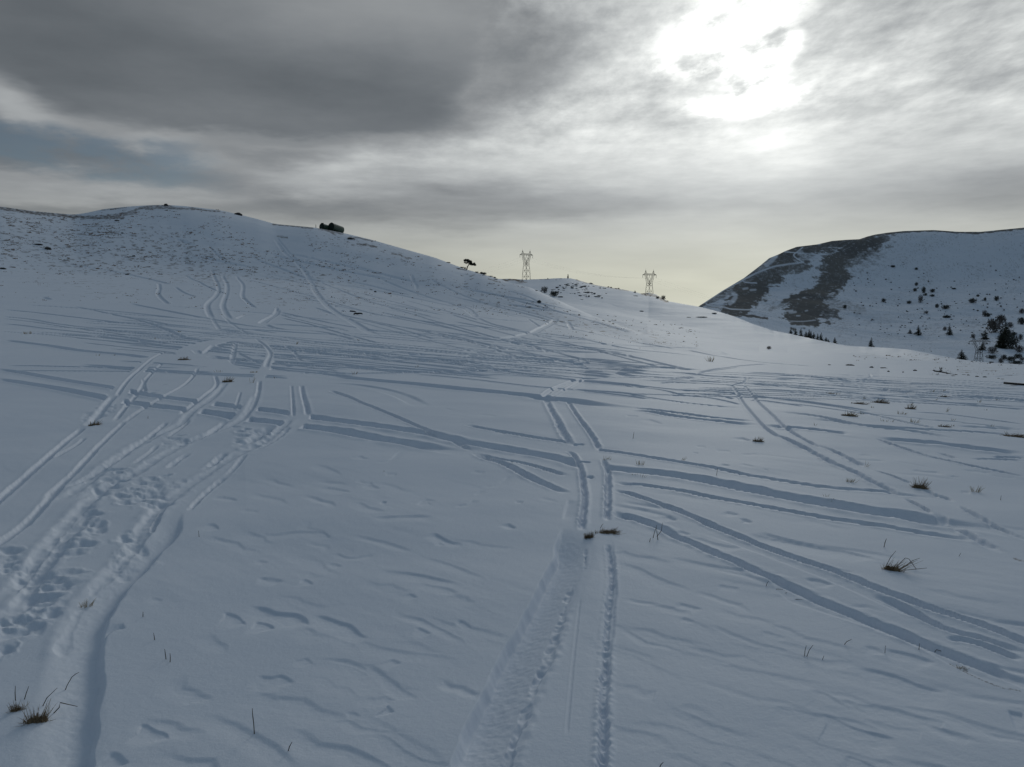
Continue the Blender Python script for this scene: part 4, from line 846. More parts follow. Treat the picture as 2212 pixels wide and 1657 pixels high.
v2, _ = noise3(UV, 16, 5, .6, (3, 1, 0), math.radians(6), (1, 5, 1))
S = mth('MULTIPLY_ADD', mth('MULTIPLY', mth('MULTIPLY', mth('SUBTRACT', v2, .5), .16), notbank), maprange(ELn, elv(560), elv(350), 0, 1), S)
# the veiled sun: broad glow, bright break, burnt-out core crossed by thin cloud
S = addb(S, blob(1600, 190, 900, 460, 0, 0, 1, UV), .09)
S = addb(S, blob(1585, 140, 430, 250, 0, 0, 1, UVW), .07)
S = addb(S, blob(1700, 330, 260, 130, -12, 0, 1), .07)
core = mth('MAXIMUM', blob(1545, 45, 190, 105, 24, .0, .75), blob(1600, 213, 215, 52, 5, .0, .75))
core = mth('MAXIMUM', core, mth('MULTIPLY', blob(1655, 118, 90, 52, 20, 0, .6), .95))
core = mth('MAXIMUM', core, mth('MULTIPLY', blob(1640, 10, 170, 80, 15, 0, .6), .95))
core = mth('MAXIMUM', core, mth('MULTIPLY', blob(1590, 120, 120, 120, 0, 0, .8), .7))
cut = mth('MAXIMUM', mth('MAXIMUM', blob(1508, 56, 95, 30, 38, 0, 1), blob(1640, 95, 135, 46, 36, 0, 1)), mth('MAXIMUM', blob(1612, 163, 110, 42, 28, 0, 1), blob(1490, 140, 190, 46, 14, 0, 1)))
cut = mth('MULTIPLY', cut, maprange(c2, .62, .40, .25, .9))
gate = mth('MULTIPLY', mth('SUBTRACT', 1, mth('MULTIPLY', cut, .8)), maprange(mth('ADD', mth('MULTIPLY', c2, .6), mth('MULTIPLY', c3, .4)), .38, .52, .6, 1))
S = mth('MULTIPLY_ADD', cut, -.09, S)
S = mth('MULTIPLY_ADD', mth('MULTIPLY', core, gate), .37, S)
S = mth('MINIMUM', mth('MAXIMUM', S, .2), 1.25)
lin = mth('POWER', S, 2.2)
tint = ramp(mth('DIVIDE', S, 1.5), [(.12, (.86, .99, 1.12)), (.24, (.88, 1.0, 1.12)), (.36, (.95, 1.005, 1.05)), (.50, (.97, 1.01, 1.01)), (.62, (.985, 1.01, .99)), (.75, (1, 1, 1))], 'LINEAR')
warm = maprange(ELn, elv(640), elv(410), 1, 0)
tint2 = mixc(mth('MULTIPLY', warm, 1.0), (1, 1, 1), (1.035, 1.0, .84))
cl = nt.nodes.new('ShaderNodeMix'); cl.data_type = 'RGBA'; cl.blend_type = 'MULTIPLY'; cl.inputs[0].default_value = 1; L(tint, cl.inputs[6]); L(tint2, cl.inputs[7])
# behind the viewer and overhead the cover is thinner and bluer
back = maprange(vy, .55, -.35, 0, 1)
upz = maprange(vz, .42, .8, 0, 1)
cool = mixc(mth('MAXIMUM', back, upz), (1, 1, 1), (.79, 1.0, 1.20))
cl2 = nt.nodes.new('ShaderNodeMix'); cl2.data_type = 'RGBA'; cl2.blend_type = 'MULTIPLY'; cl2.inputs[0].default_value = 1; L(cl.outputs[2], cl2.inputs[6]); L(cool, cl2.inputs[7])
vm = nt.nodes.new('ShaderNodeVectorMath'); vm.operation = 'SCALE'; L(cl2.outputs[2], vm.inputs[0]); L(lin, vm.inputs['Scale'])
cloud_col = vm.outputs[0]
nis = nt.nodes.new('ShaderNodeTexSky'); nis.sky_type = 'NISHITA'; nis.sun_disc = False; nis.sun_elevation = SUN_EL; nis.sun_rotation = SUN_AZ; nis.altitude = 1500
bs = nt.nodes.new('ShaderNodeVectorMath'); bs.operation = 'SCALE'; L(nis.outputs[0], bs.inputs[0]); bs.inputs['Scale'].default_value = .032
BLUE_STRENGTH = bs
fin = mixc(mth('MULTIPLY', blue, .72), cloud_col, bs.outputs[0])
bg = nt.nodes.new('ShaderNodeBackground'); L(fin, bg.inputs[0]); bg.inputs[1].default_value = 1.0
wo = nt.nodes.new('ShaderNodeOutputWorld'); L(bg.outputs[0], wo.inputs[0])
sun = bpy.data.lights.new('sun', 'SUN'); sun.energy = .6; sun.angle = math.radians(14); sun.color = (1, .98, .90)
so = bpy.data.objects.new('sun', sun); COL.objects.link(so)
sd = Vector((math.sin(SUN_AZ)*math.cos(SUN_EL), math.cos(SUN_AZ)*math.cos(SUN_EL), math.sin(SUN_EL)))
so.rotation_euler = sd.to_track_quat('Z', 'Y').to_euler(); so.location = sd*200
vs = scene.view_settings; vs.view_transform = 'Standard'; vs.look = 'None'; vs.gamma = 1; vs.exposure = .09
scene.cycles.max_bounces = 6
# ------------------------------------------------------------------ things
M_DRY = plain_mat('dry_grass', (.26, .205, .125), (.46, .37, .245), 30, .85, 0)
M_DARKGRASS = plain_mat('matted_grass', (.13, .092, .055), (.28, .205, .125), 40, .9, .3)
M_STEM = plain_mat('dark_stem', (.035, .03, .025), (.075, .062, .05), 60, .8, 0)
M_BARK = plain_mat('bark', (.018, .014, .011), (.05, .04, .03), 18, .9, .4)
M_NEEDLE = plain_mat('needles', (.014, .019, .013), (.04, .045, .028), 6, .8, 0)
M_BUSH = plain_mat('bare_twigs', (.065, .06, .056), (.14, .125, .115), 3, .9, 0)
M_SHRUB = plain_mat('juniper', (.038, .043, .038), (.088, .092, .08), 4, .9, 0)
M_TANK = plain_mat('green_tank_paint', (.028, .055, .034), (.05, .08, .055), 3, .38, .1, .5)
M_TANKEND = plain_mat('dark_tank_end', (.006, .015, .010), (.012, .024, .016), 4, .65, .1, .3)
M_STEEL = plain_mat('galvanised_steel', (.022, .022, .022), (.045, .045, .043), 3, .7, 0, .2, 0)
M_GLASSI = plain_mat('insulator_glass', (.05, .05, .045), (.09, .09, .08), 8, .35, 0, .5)
M_WIRE = plain_mat('wire', (.05, .05, .05), (.09, .09, .09), 3, .6, 0)
M_ROCK = plain_mat('rock', (.02, .02, .02), (.07, .066, .06), 6, .9, .5)
M_LOG = plain_mat('charred_wood', (.006, .006, .007), (.02, .018, .017), 14, .85, .5)
M_PLANK = plain_mat('weathered_board', (.010, .010, .011), (.03, .028, .027), 20, .8, .3)

class MB_:
    def __init__(s): s.v = []; s.f = []
    def tube(s, pts, rad, n=5, cap=True):
        pts = [Vector(p) for p in pts]; base = len(s.v)
        if isinstance(rad, (int, float)): rad = [rad]*len(pts)
        for i, p in enumerate(pts):
            a = (pts[min(i+1, len(pts)-1)]-pts[max(i-1, 0)]).normalized()
            u = a.orthogonal().normalized() if i == 0 else (u-a*u.dot(a)).normalized()
            w = a.cross(u)
            for k in range(n):
                t = 2*math.pi*k/n; s.v.append(p+(u*math.cos(t)+w*math.sin(t))*rad[i])
        for i in range(len(pts)-1):
            for k in range(n):
                a0 = base+i*n+k; a1 = base+i*n+(k+1) % n; s.f.append((a0, a1, a1+n, a0+n))
        if cap:
            s.f.append(tuple(base+k for k in reversed(range(n)))); e = base+(len(pts)-1)*n; s.f.append(tuple(e+k for k in range(n)))
    def bar(s, p, q, r): s.tube([p, q], r, 4)
    def box(s, c, sx, sy, sz, rot=None):
        b = len(s.v)
        for x in (-1, 1):
            for y in (-1, 1):
                for z in (-1, 1):
                    o = Vector((x*sx/2, y*sy/2, z*sz/2))
                    if rot is not None: o = rot @ o
                    s.v.append(Vector(c)+o)
        for f in ((0,1,3,2),(4,6,7,5),(0,4,5,1),(2,3,7,6),(0,2,6,4),(1,5,7,3)): s.f.append(tuple(b+i for i in f))
    def leaf(s, p, a, w, l):
        """one small pointed leaf: base p, direction a"""
        a = Vector(a).normalized(); u = a.orthogonal().normalized(); u.rotate(__import__('mathutils').Quaternion(a, random.uniform(0, 6.28)))
        b = len(s.v); s.v += [p-u*w*.5, p+u*w*.5, p+a*l]; s.f.append((b, b+1, b+2))
    def blade(s, p, tip, w, bend=None):
        p = Vector(p); tip = Vector(tip); m = (p+tip)/2+(Vector(bend) if bend is not None else Vector((0, 0, 0)))
        s.tube([p, m, tip], [w*.5, w*.42, w*.12], 3, False)
    def blobm(s, c, rx, ry, rz, n=10, m=6, rough=.2, seed=0):
        b = len(s.v); r = random.Random(seed)
        ph = [[1+rough*(r.random()*2-1) for _ in range(n)] for _ in range(m+1)]
        for i in range(m+1):
            t = math.pi*i/m
            for k in range(n):
                a = 2*math.pi*k/n; q = ph[i][k] if 0 < i < m else 1
                s.v.append(Vector(c)+Vector((rx*math.sin(t)*math.cos(a)*q, ry*math.sin(t)*math.sin(a)*q, rz*math.cos(t)*q)))
        for i in range(m):
            for k in range(n):
                s.f.append((b+i*n+k, b+(i+1)*n+k, b+(i+1)*n+(k+1) % n, b+i*n+(k+1) % n))
    def build(s, name, mat, parent=None, smooth=False, loc=None):
        me = bpy.data.meshes.new(name); me.from_pydata([tuple(v) for v in s.v], [], s.f); me.materials.append(mat); me.validate()
        if smooth: me.polygons.foreach_set('use_smooth', [True]*len(me.polygons))
        o = bpy.data.objects.new(name, me); COL.objects.link(o)
        if parent is not None: o.parent = parent
        if loc is not None: o.location = loc
        return o
def empty(name, loc, label=None, cat=None, group=None, rz=0, sc=1):
    o = bpy.data.objects.new(name, None); COL.objects.link(o); o.location = loc; o.rotation_euler = (0, 0, rz); o.scale = (sc, sc, sc); o.empty_display_size = .1
    return tag(o, label, cat, group)
def copy_thing(o, loc, rz, sc, label=None, group=None):
    c = o.copy(); COL.objects.link(c); c.location = loc; c.rotation_euler = (0, 0, rz); c.scale = sc if isinstance(sc, tuple) else (sc, sc, sc)
    if label: c['label'] = label
    if group: c['group'] = group
    for ch in list(o.children):
        k = ch.copy(); COL.objects.link(k); k.parent = c
        for g2 in list(ch.children):
            j = g2.copy(); COL.objects.link(j); j.parent = k
    return c
def gpoint(px, py, Gr=None):
    """ground point under a pixel, with metres per pixel there"""
    Gr = G if Gr is None else Gr
    az, d = hit(Gr, [(px, py)])
    if np.isnan(d[0]):
        for q in range(1, 14):
            az, d = hit(Gr, [(px, py+q)])
            if not np.isnan(d[0]): break
    a, dd = float(az[0]), float(d[0])
    z = float(zat(Gr, [a], [dd])[0])
    p = Vector((math.sin(a)*dd, math.cos(a)*dd, z))
    return p, (p-Vector((0, 0, CAMZ))).length/F
def gz(x, y, Gr=None): return float(zat(G if Gr is None else Gr, [math.atan2(x, y)], [math.hypot(x, y)])[0])
def at(px, py, dist):
    """point on the sight line at a ground distance"""
    a, t = azte(px, py); a = float(a); t = float(t)
    return Vector((math.sin(a)*dist, math.cos(a)*dist, CAMZ+t*dist))
def crop1(c, x, y): return tuple(cp(c, [(x, y)])[0])

# ---- grass tufts on the field
def tuft(c, x, y, w, h, n, label, style='stand', group='dry grass tufts on the snow', lean=.25, clump=False):
    """w, h in photo pixels; y is the foot of the tuft"""
    px, py = crop1(c, x, y); p, m = gpoint(px, py); s = K/CROPS[c][2]
    W = w*s*m; H = h*s*m
    right = Vector((p.y, -p.x, 0)).normalized(); away = Vector((p.x, p.y, 0)).normalized(); up = Vector((0, 0, 1))
    bw = max(.0028, .42*m*1.7) if style != 'fine' else max(.0018, .32*m*1.7); n = n if n < 9 else int(n*1.9)
    r = random.Random(int(x*31+y*17+w)); root = empty('grass_tuft', p, label, 'grass tuft', group)
    b = MB_()
    def gr(off):                                          # a root on the snow surface, relative to p
        q = p+off; return Vector((off.x, off.y, gz(q.x, q.y)-p.z-.012))
    for k in range(n):
        u = r.uniform(-.5, .5) if n > 1 else 0
        o = gr(right*u*W*.62+away*r.uniform(-.2, .2)*W)
        if style == 'flat':
            tip = o+right*r.uniform(-.12, .55)*W+up*H*r.uniform(.25, 1.0)+away*r.uniform(-.3, .3)*W
        else:
            tip = o+right*(u*.9+lean*r.uniform(.3, 1.4)+r.gauss(0, .12))*H*.8+up*H*r.uniform(.45, 1.0)+away*r.uniform(-.3, .3)*H
        b.blade(o, tip, bw*r.uniform(.8, 1.3), right*r.uniform(-.06, .06)*H+up*r.uniform(0, .08)*H)
        if n <= 9: b.build('blade', M_DRY if not clump else M_DARKGRASS, root); b = MB_()
    if n > 9: b.build('blades', M_DRY if not clump else M_DARKGRASS, root)
    if clump or style == 'flat':
        q = MB_()
        for k in range(max(60, n*5)):
            u = max(-.5, min(.5, r.gauss(0, .27))); o = gr(right*u*W+away*r.uniform(-.22, .22)*W)+up*.01
            d = right*r.uniform(-.6, 1.2)+up*r.uniform(.1, .8)+away*r.uniform(-.5, .5)
            q.leaf(o, d, bw*1.1, H*r.uniform(.3, .55))
        for k in range(3):
            u = (k-1)*.25; q.blobm(gr(right*u*W)+up*.0, .20*W, .16*W, H*.30, 9, 5, .3, k+int(x))
        q.build('root_clump', M_DARKGRASS, root)
    return root
def stem(c, pts, label, r=.0028, group='single dry stems in the snow'):
    """one stalk given by photo points from its foot to its tip"""
    P0 = crop1(c, *pts[0]); p, m = gpoint(*P0); b = MB_()
    right = Vector((p.y, -p.x, 0)).normalized(); L_ = []
    for q in pts:
        a = crop1(c, *q); L_.append(right*(a[0]-P0[0])*m+Vector((0, 0, 1))*(P0[1]-a[1])*m)
    L_[0] = L_[0]-Vector((0, 0, .02)); rr = max(r*.72, .42*m)
    b.tube(L_, [rr*1.15]+[rr]*(len(L_)-2)+[rr*.55], 5)
    o = b.build('dry_stem', M_STEM, None, True, p); tag(o, label, 'dry stem', group); return o
T = tuft
# the two worn clumps in the front lane
p, m = gpoint(*crop1('F2', 700, 275))
T('F2', 715, 285, 500, 120, 46, 'flattened brown grass clump lying across the front ski lane', 'flat', lean=.3, clump=True)
T('F2', 300, 395, 150, 190, 34, 'upright dark brown grass clump just left of the flattened one', 'stand', lean=.15, clump=True)
stem('F2', [(540, 185), (590, 120), (622, 85)], 'thin curved stalk rising from the flattened brown clump')
# big tuft on the right
T('F1', 800, 1110, 560, 560, 15, 'large leaning straw tuft beside the long drift on the right', 'stand', lean=.75, clump=True)
for pts, l in [([(1180,1190),(1265,1110),(1560,1030),(1875,940)], 'low stalk pointing right from under the large straw tuft'), ([(1240,930),(1480,750),(1690,625)], 'straight stalk leaning right behind the large straw tuft'), ([(900,960),(1200,650),(1300,665),(1500,930),(1695,1145)], 'broken straw bent over in a sharp angle at the large tuft'), ([(520,1030),(690,650),(835,420)], 'tall thin straw at the left end of the large tuft')]:
    stem('F1', pts, l, .003)
stem('D8', [(1322,142),(1327,115),(1333,92)], 'short dark stem standing above the large straw tuft')
# bottom left corner
T('F3', 960, 1230, 460, 480, 16, 'dark grass clump melted out in the bottom left corner', 'stand', lean=.1, clump=True)
T('F3', 420, 950, 230, 300, 9, 'small dark tuft in a hollow at the far left of the bottom corner', 'stand', lean=.0, clump=True)
T('F3', 650, 820, 110, 190, 5, 'faint half buried tuft between the two dark corner clumps', 'stand', lean=.1)
stem('F3', [(410,680),(412,520),(427,360)], 'upright stalk above the far left corner tuft'); stem('F3', [(610,660),(680,520),(730,395)], 'leaning stalk above the half buried corner tuft')
stem('F3', [(1330,1010),(1500,940),(1525,835),(1840,1015)], 'bent stalk reaching right from the dark corner clump', .0035); stem('F3', [(1075,830),(1200,680),(1400,515)], 'thin stalk leaning right behind the dark corner clump')
stem('F3', [(1690,400),(1760,310),(1860,150),(1930,105),(2000,80)], 'long curving stalk alone above the corner clump')
T('D2', 492, 748, 70, 55, 12, 'little brown tuft at the trough edge above the bottom left corner', 'stand', lean=.4)
for pts, l in [([(1443,1468),(1441,1410),(1438,1375),(1437,1335)], 'tallest single dark stem near the bottom edge'), ([(1628,1566),(1640,1545),(1653,1523)], 'short leaning stem at the bottom edge right of the tallest stem'), ([(810,806),(811,795),(812,780)], 'tiny upright stem right of the snow trough'),
    ([(878,936),(876,920),(874,900)], 'pale stub of stem below the tiny upright one'), ([(943,1046),(940,1020),(938,992)], 'left one of two close stems below the pale stub'), ([(963,1062),(966,1040),(966,1017)], 'right one of two close stems below the pale stub'), ([(1130,352),(1127,318)], 'hair thin stem on smooth snow above the bottom left'),
    ]: stem('D2', pts, l, .003)
for pts, l in [([(820,832),(822,800),(828,768)], 'left one of two dark stems side by side at lower right'), ([(829,834),(845,795),(864,761)], 'right one of two dark stems side by side at lower right'), ([(928,854),(940,829)], 'short stub right of the pair of dark stems'), ([(1060,756),(1082,738),(1107,719)], 'slanted stem above the pair of dark stems'),
    ([(697,464),(760,463),(819,460)], 'twig lying flat on the edge of the deep groove'), ([(608,405),(640,403),(675,401)], 'shorter flat twig behind the lying twig'), ([(660,428),(690,430),(703,424)], 'bent little twig between the two flat twigs'), ([(574,387),(582,370),(590,355)], 'tiny upright stem behind the flat twigs'),
    ([(1545,792),(1546,775),(1547,755)], 'upright stem in the ski groove at lower right'), ([(1633,805),(1650,789),(1700,796),(1744,806)], 'stem folded over flat beside the ski groove at lower right'), ([(1330,812),(1331,770)], 'pale stem on the drift crest left of the ski groove'), ([(1792,198),(1806,178)], 'tiny stem near the right edge below the track crossing')]:
    stem('D8', pts, l, .0025)
T('D8', 1812, 912, 60, 32, 9, 'brown wisp in the melted strip at lower right', 'stand', lean=.3)
stem('D5', [(1252,1660),(1268,1640),(1283,1622)], 'dark stem tip at the bottom edge of the view')
stem('D7', [(900,1636),(908,1600),(916,1568)], 'dark stem standing in open snow left of the large straw tuft'); stem('D7', [(1868,1246),(1870,1212)], 'thin stem near the right edge below the spiky tuft')
# the tall sticks right of the front clump
for pts, l in [([(1715,400),(1750,290),(1800,115)], 'left leg of the crossed sticks right of the front clump'), ([(1840,445),(1820,340),(1795,170)], 'right leg of the crossed sticks right of the front clump'), ([(1780,365),(1900,235),(1920,60)], 'bent stick with a dark foot among the crossed sticks'), ([(1645,492),(1660,430),(1672,405)], 'short stub left of the crossed sticks')]:
    stem('F2', pts, l, .0035)
# middle and right field
for a in [('D7',1195,1145,95,95,22,'brown fan shaped tuft with long bristles on the right','stand',.15,True),('D7',1662,1178,70,75,9,'spiky dark tuft near the right edge','stand',.15,False),('D7',625,1095,80,42,14,'slanting comb of grass below the right walking track','stand',.6,False),
    ('D7',420,1215,40,42,7,'thin wispy tuft on the wide ski groove','fine',.1,False),('D7',460,1242,60,22,5,'sparse low blades right of the thin wispy tuft','fine',.2,False),('D7',755,970,50,60,5,'long thin stalks at the edge of the right walking track','fine',.5,False),
    ('D7',615,548,110,48,18,'low ragged tuft left of the upright bristles','flat',.4,False),('D7',722,533,40,32,7,'small upright bristles beside the low ragged tuft','stand',.1,False),('D7',1045,533,80,34,9,'pale sparse tuft between the ski lines','fine',.4,False),('D7',900,592,80,28,6,'thin row of short blades between the ski lines','stand',.0,False),('D7',968,597,30,24,3,'slanted pair of blades right of the thin row','stand',.6,False),
    ('D7',1150,603,70,40,10,'greenish loose tuft in the right field','fine',.2,False),('D7',1402,638,80,26,16,'dark flat tuft far right of the loose tuft','flat',.3,True),('D7',1480,634,36,20,6,'tiny tuft just right of the dark flat one','stand',.2,False),('D7',1122,490,64,40,13,'round brown tuft in the upper right field','stand',.3,True),('D7',1122,460,44,26,8,'small brown tuft just behind the round one','stand',.3,False),
    ('D7',697,448,110,24,20,'flat brown mat with a raised right end','flat',.5,True),('D7',872,440,110,42,22,'wide bristly mat in the upper right field','flat',.3,True),('D7',737,405,40,24,7,'tiny tuft above the flat brown mats','stand',.2,False),('D7',460,365,64,14,12,'dark low patch left of the flat brown mats','flat',.3,True),('D7',515,370,80,22,8,'pale blades beside the dark low patch','fine',.3,False),
    ('D7',1397,388,60,18,14,'dark hummock of grass in the far right field','flat',.2,True),('D7',1312,425,60,26,8,'faint feathery tuft left of the dark hummock','fine',.3,False),('D7',1690,435,28,28,6,'pinkish wisp right of the dark hummock','fine',.1,False),('D7',1415,515,40,44,6,'tall feathery wisp below the dark hummock','fine',.2,False),('D7',1475,588,40,26,6,'tiny feathery wisp above the dark flat tuft','fine',.2,False),
    ('D7',1803,634,50,26,4,'two thin blades near the right edge','fine',.2,False),('D7',1980,718,160,34,30,'long brown mat of grass cut by the right edge','flat',.5,True),('D7',682,424,40,12,7,'thin low blades just above the raised mat','fine',.5,False),('D7',803,480,24,22,5,'little tuft below the wide bristly mat','stand',.2,False),('D7',1745,500,30,14,6,'faint pink tuft at far right','fine',.2,False),('D7',1845,418,40,18,6,'faint tuft near the right edge above the pink ones','fine',.2,False),
    ('D7',1300,345,60,26,7,'pale tuft among far ski lines on the right','fine',.5,False),('D7',1392,345,40,26,6,'second pale tuft among far ski lines, further right','fine',.2,False),('D7',333,628,20,40,3,'hair thin tuft above the right walking track','fine',.1,False),('D7',320,405,70,16,6,'scattered thin blades left of the bristles','fine',.3,False),('D7',380,318,50,14,6,'far pale wisps above the scattered thin blades','fine',.4,False),
    ('D6',1100,760,76,52,18,'lone tuft with green tips in open snow right of centre','stand',.15,True),('D6',472,915,40,44,7,'broken twig tuft on a ski groove right of centre','stand',.5,False),('D6',122,952,90,52,13,'green bladed tuft beside the front lane','fine',.1,False),('D6',75,1035,60,20,8,'low blades leaning right next to the front lane','stand',.5,False),('D6',148,1055,60,52,7,'crossed thin blades right of the low leaning blades','fine',.5,False),
    ('D6',703,97,72,52,11,'row of upright dark stalks far off right of centre','stand',.0,False),('D3',1940,693,64,34,9,'sparse blades at the edge of the front lane','fine',.1,False),('D3',345,155,40,24,8,'small tuft far off left of centre','stand',.2,False),('D3',738,112,24,18,5,'tiny tuft among far ski lines near the centre','stand',.2,False),
    ('D1',597,792,64,36,14,'brown tuft crushed in the left ski track','stand',.4,True),('D1',1160,380,64,26,12,'reddish dark tuft on the packed crossing','stand',.1,True),('D1',1437,520,60,40,14,'brown tuft at the head of a left track','flat',.2,True),('D1',1382,458,70,24,8,'thin pale blades behind the brown track head tuft','fine',.1,False),('D1',1605,460,60,16,9,'flat row of dark blades on the packed crossing','stand',.1,False),('D1',1590,525,40,44,5,'pale grass curl right of the brown track head tuft','fine',.2,False),
    ('D1',175,215,56,20,9,'reddish tuft near the left edge above the ski lines','stand',.0,False),('D1',617,354,30,16,5,'pale pink wisp above a left groove','fine',.1,False),('D1',1740,496,22,14,4,'tiny dark tuft at the right end of the crossing','stand',.1,False),('D1',1128,204,28,14,6,'tiny dark tuft on the upper left field','stand',.2,False),('D1',988,248,30,16,5,'faint tuft left of the packed crossing','fine',.1,False),('D1',1875,282,16,20,3,'dark leaning stub on the far left field','stand',.5,False),('D1',728,352,20,12,4,'second pink wisp along a left groove','fine',.1,False),
    ('C2',938,1106,30,14,6,'small dark tuft below the two black logs','stand',.1,False),('C2',404,1138,18,26,3,'forked dark stalk on the left field','stand',.5,False)]:
    c_, x_, y_, w_, h_, n_, lab, sty, le, cl = a
    T(c_, x_, y_, w_, h_, n_, lab, sty, lean=le, clump=cl)
for c, pts, l in [('D6', [(757,1040),(762,1005),(765,978)], 'single upright stem below a ski groove right of centre'), ('D6', [(66,735),(70,705),(74,680)], 'faint tall stem in open snow beyond the front lane'), ('D3', [(532,772),(531,762)], 'tiny stub in the open snow left of centre'), ('D3', [(1342,718),(1340,705)], 'tiny stub on a ski groove left of the front lane'), ('D1', [(934,750),(936,735)], 'tiny stub on the left tracks')]:
    stem(c, pts, l, .003)

# ---- speckled grass on the slopes, past counting
def speckle():
    r = np.random.default_rng(77); V = []; Fc = []
    regs = [('C1', (0, 260, 1150, 560), 620), ('C1', (500, 380, 2212, 760), 760), ('C1', (0, 560, 1700, 1010), 330), ('C1', (800, 180, 2000, 420), 260), ('C2', (0, 320, 900, 800), 420), ('C2', (500, 170, 1700, 480), 260), ('C2', (900, 500, 2212, 880), 330), ('C3', (0, 380, 1000, 700), 240), ('C3', (800, 640, 2212, 980), 420), ('C1', (1600, 560, 2212, 1100), 200), ('E7', (0, 90, 2212, 420), 210), ('D7', (640, 20, 1900, 90), 120), ('C2', (200, 700, 1500, 900), 140)]
    for c, (x0, y0, x1, y1), n in regs:
        n = int(n*1.5)
        P = cp(c, np.stack([r.uniform(x0, x1, n), r.uniform(y0, y1, n)], 1))
        az, d = hit(G, P); ok = ~np.isnan(d) & (d > 24) & (d < 310); az = az[ok]; d = d[ok]
        cl = noise(np.sin(az)*d/9, np.cos(az)*d/9, 5); keep = r.random(len(d)) < np.clip(.45+1.1*cl, .03, 1); az = az[keep]; d = d[keep]
        z = zat(G, az, d)
        for a, q, zz in zip(az, d, z):
            if not (PXmin(a) > 0): continue
            X, Y = math.sin(a)*q, math.cos(a)*q
            s = q/F; w = r.gamma(2.2, 1.45)*s+.05; h = min(r.uniform(.6, 1.9)*s, .5)
            rx, ry = math.cos(a), -math.sin(a)
            for k in range(int(r.integers(3, 8))):
                u = r.normal(0, .38)*w; v = r.normal(0, .5)*w; bx, by = X+rx*u+math.sin(a)*v, Y+ry*u+math.cos(a)*v
                bz = zz+ (math.hypot(bx, by)-q)*.08-.02; ln = r.uniform(.3, 1.1)*w*.5; hh = h*r.uniform(.4, 1); b = len(V)
                V.extend([(bx-rx*ln, by-ry*ln, bz-.05), (bx+rx*ln*.7, by+ry*ln*.7, bz-.05), (bx+rx*ln*r.uniform(-.6, 1.5), by+ry*ln*.3, bz+hh)]); Fc.append((b, b+1, b+2))
    me = bpy.data.meshes.new('slope_grass'); me.from_pydata(V, [], Fc); me.materials.append(M_SLOPEGRASS)
    o = bpy.data.objects.new('slope_grass', me); COL.objects.link(o); tag(o, 'dark grass tips speckling the snowy hillside', 'grass', None, 'stuff')
def PXmin(a): return 1
M_SLOPEGRASS = plain_mat('slope_grass', (.19, .135, .105), (.36, .265, .21), .15, .95, 0)
speckle()

# ---- tanks and post on the near hill
def tank(cx, cy, r_u, length, axis, label, hatch):
    px, py = crop1('T1', cx, cy); a0, d0 = hit(G, [crop1('T1', cx+60, cy+r_u*1.08)])
    d = 222.0; c = at(px, py, d); R = r_u*K/11.06*d/F
    root = empty('storage_tank', (c.x, c.y, c.z-R), label, 'tank', 'green tanks on the hill')
    A = Vector(axis).normalized(); O = Vector((0, 0, R))
    q = MB_(); q.tube([O, O+A*length], R, 28, False); q.build('tank_body', M_TANK, root, True)
    q = MB_(); q.tube([O-A*.16, O-A*.10, O+A*.02], [R*.55, R*.9, R*.99], 28); q.build('end_cap', M_TANKEND, root, False)
    q = MB_(); q.tube([O+A*(length-.02), O+A*(length+.10), O+A*(length+.16)], [R*.99, R*.9, R*.5], 28); q.build('end_cap', M_TANK, root, False)
    q = MB_(); n = 28; U = A.orthogonal().normalized(); Wv = A.cross(U)
    ring = [O+A*.0+(U*math.cos(t)+Wv*math.sin(t))*R*1.01 for t in [2*math.pi*k/n for k in range(n+1)]]; q.tube(ring, .05*R+.02, 5); q.build('rim', M_TANKEND, root, True)
    for t in (.18, .8):
        q = MB_(); q.box(O+A*length*t+Vector((0, 0, -R*.9)), R*1.7, .35, R*.75, A.to_track_quat('Y', 'Z').to_matrix()); q.build('saddle', M_TANKEND, root)
    q = MB_(); t, hs, hh = hatch; q.tube([O+A*length*t+Vector((0, 0, R*.97)), O+A*length*t+Vector((0, 0, R*1.0+hh))], [hs, hs*.9], 10); hp = q.build('hatch', M_TANKEND, root)
    q = MB_(); q.tube([O+A*length*t+Vector((0, 0, R+hh)), O+A*length*t+Vector((0, 0, R+hh+.05))], hs*1.12, 10); q.build('hatch_lid', M_TANKEND, hp)
    return root
tank(935, 525, 166, 4.1, (.50, .85, -.17), 'larger green storage tank lying on its side on the hill ridge', (.06, .12, .07))
tank(515, 515, 132, 3.2, (.56, .82, -.15), 'smaller green tank partly behind the larger one on the ridge', (.10, .36, .09))
p = at(*crop1('T1', 262, 575), 224); q = MB_(); q.tube([(0, 0, -.4), (.0, 0, .5), (-.02, 0, .88)], [.075, .07, .06], 7)
tag(q.build('post', M_BARK, None, False, p), 'short wooden post left of the green tanks', 'post')
p = at(*crop1('E8', 633, 112), 690); q = MB_(); q.tube([(0, 0, -1), (0, 0, .9), (.1, 0, 1.6), (0, 0, 2.2), (.05, 0, 2.9)], [.75, .6, .35, .45, .12], 7)
tag(q.build('cairn', M_ROCK, None, False, p), 'small stone cairn on the top of the middle hill', 'cairn')

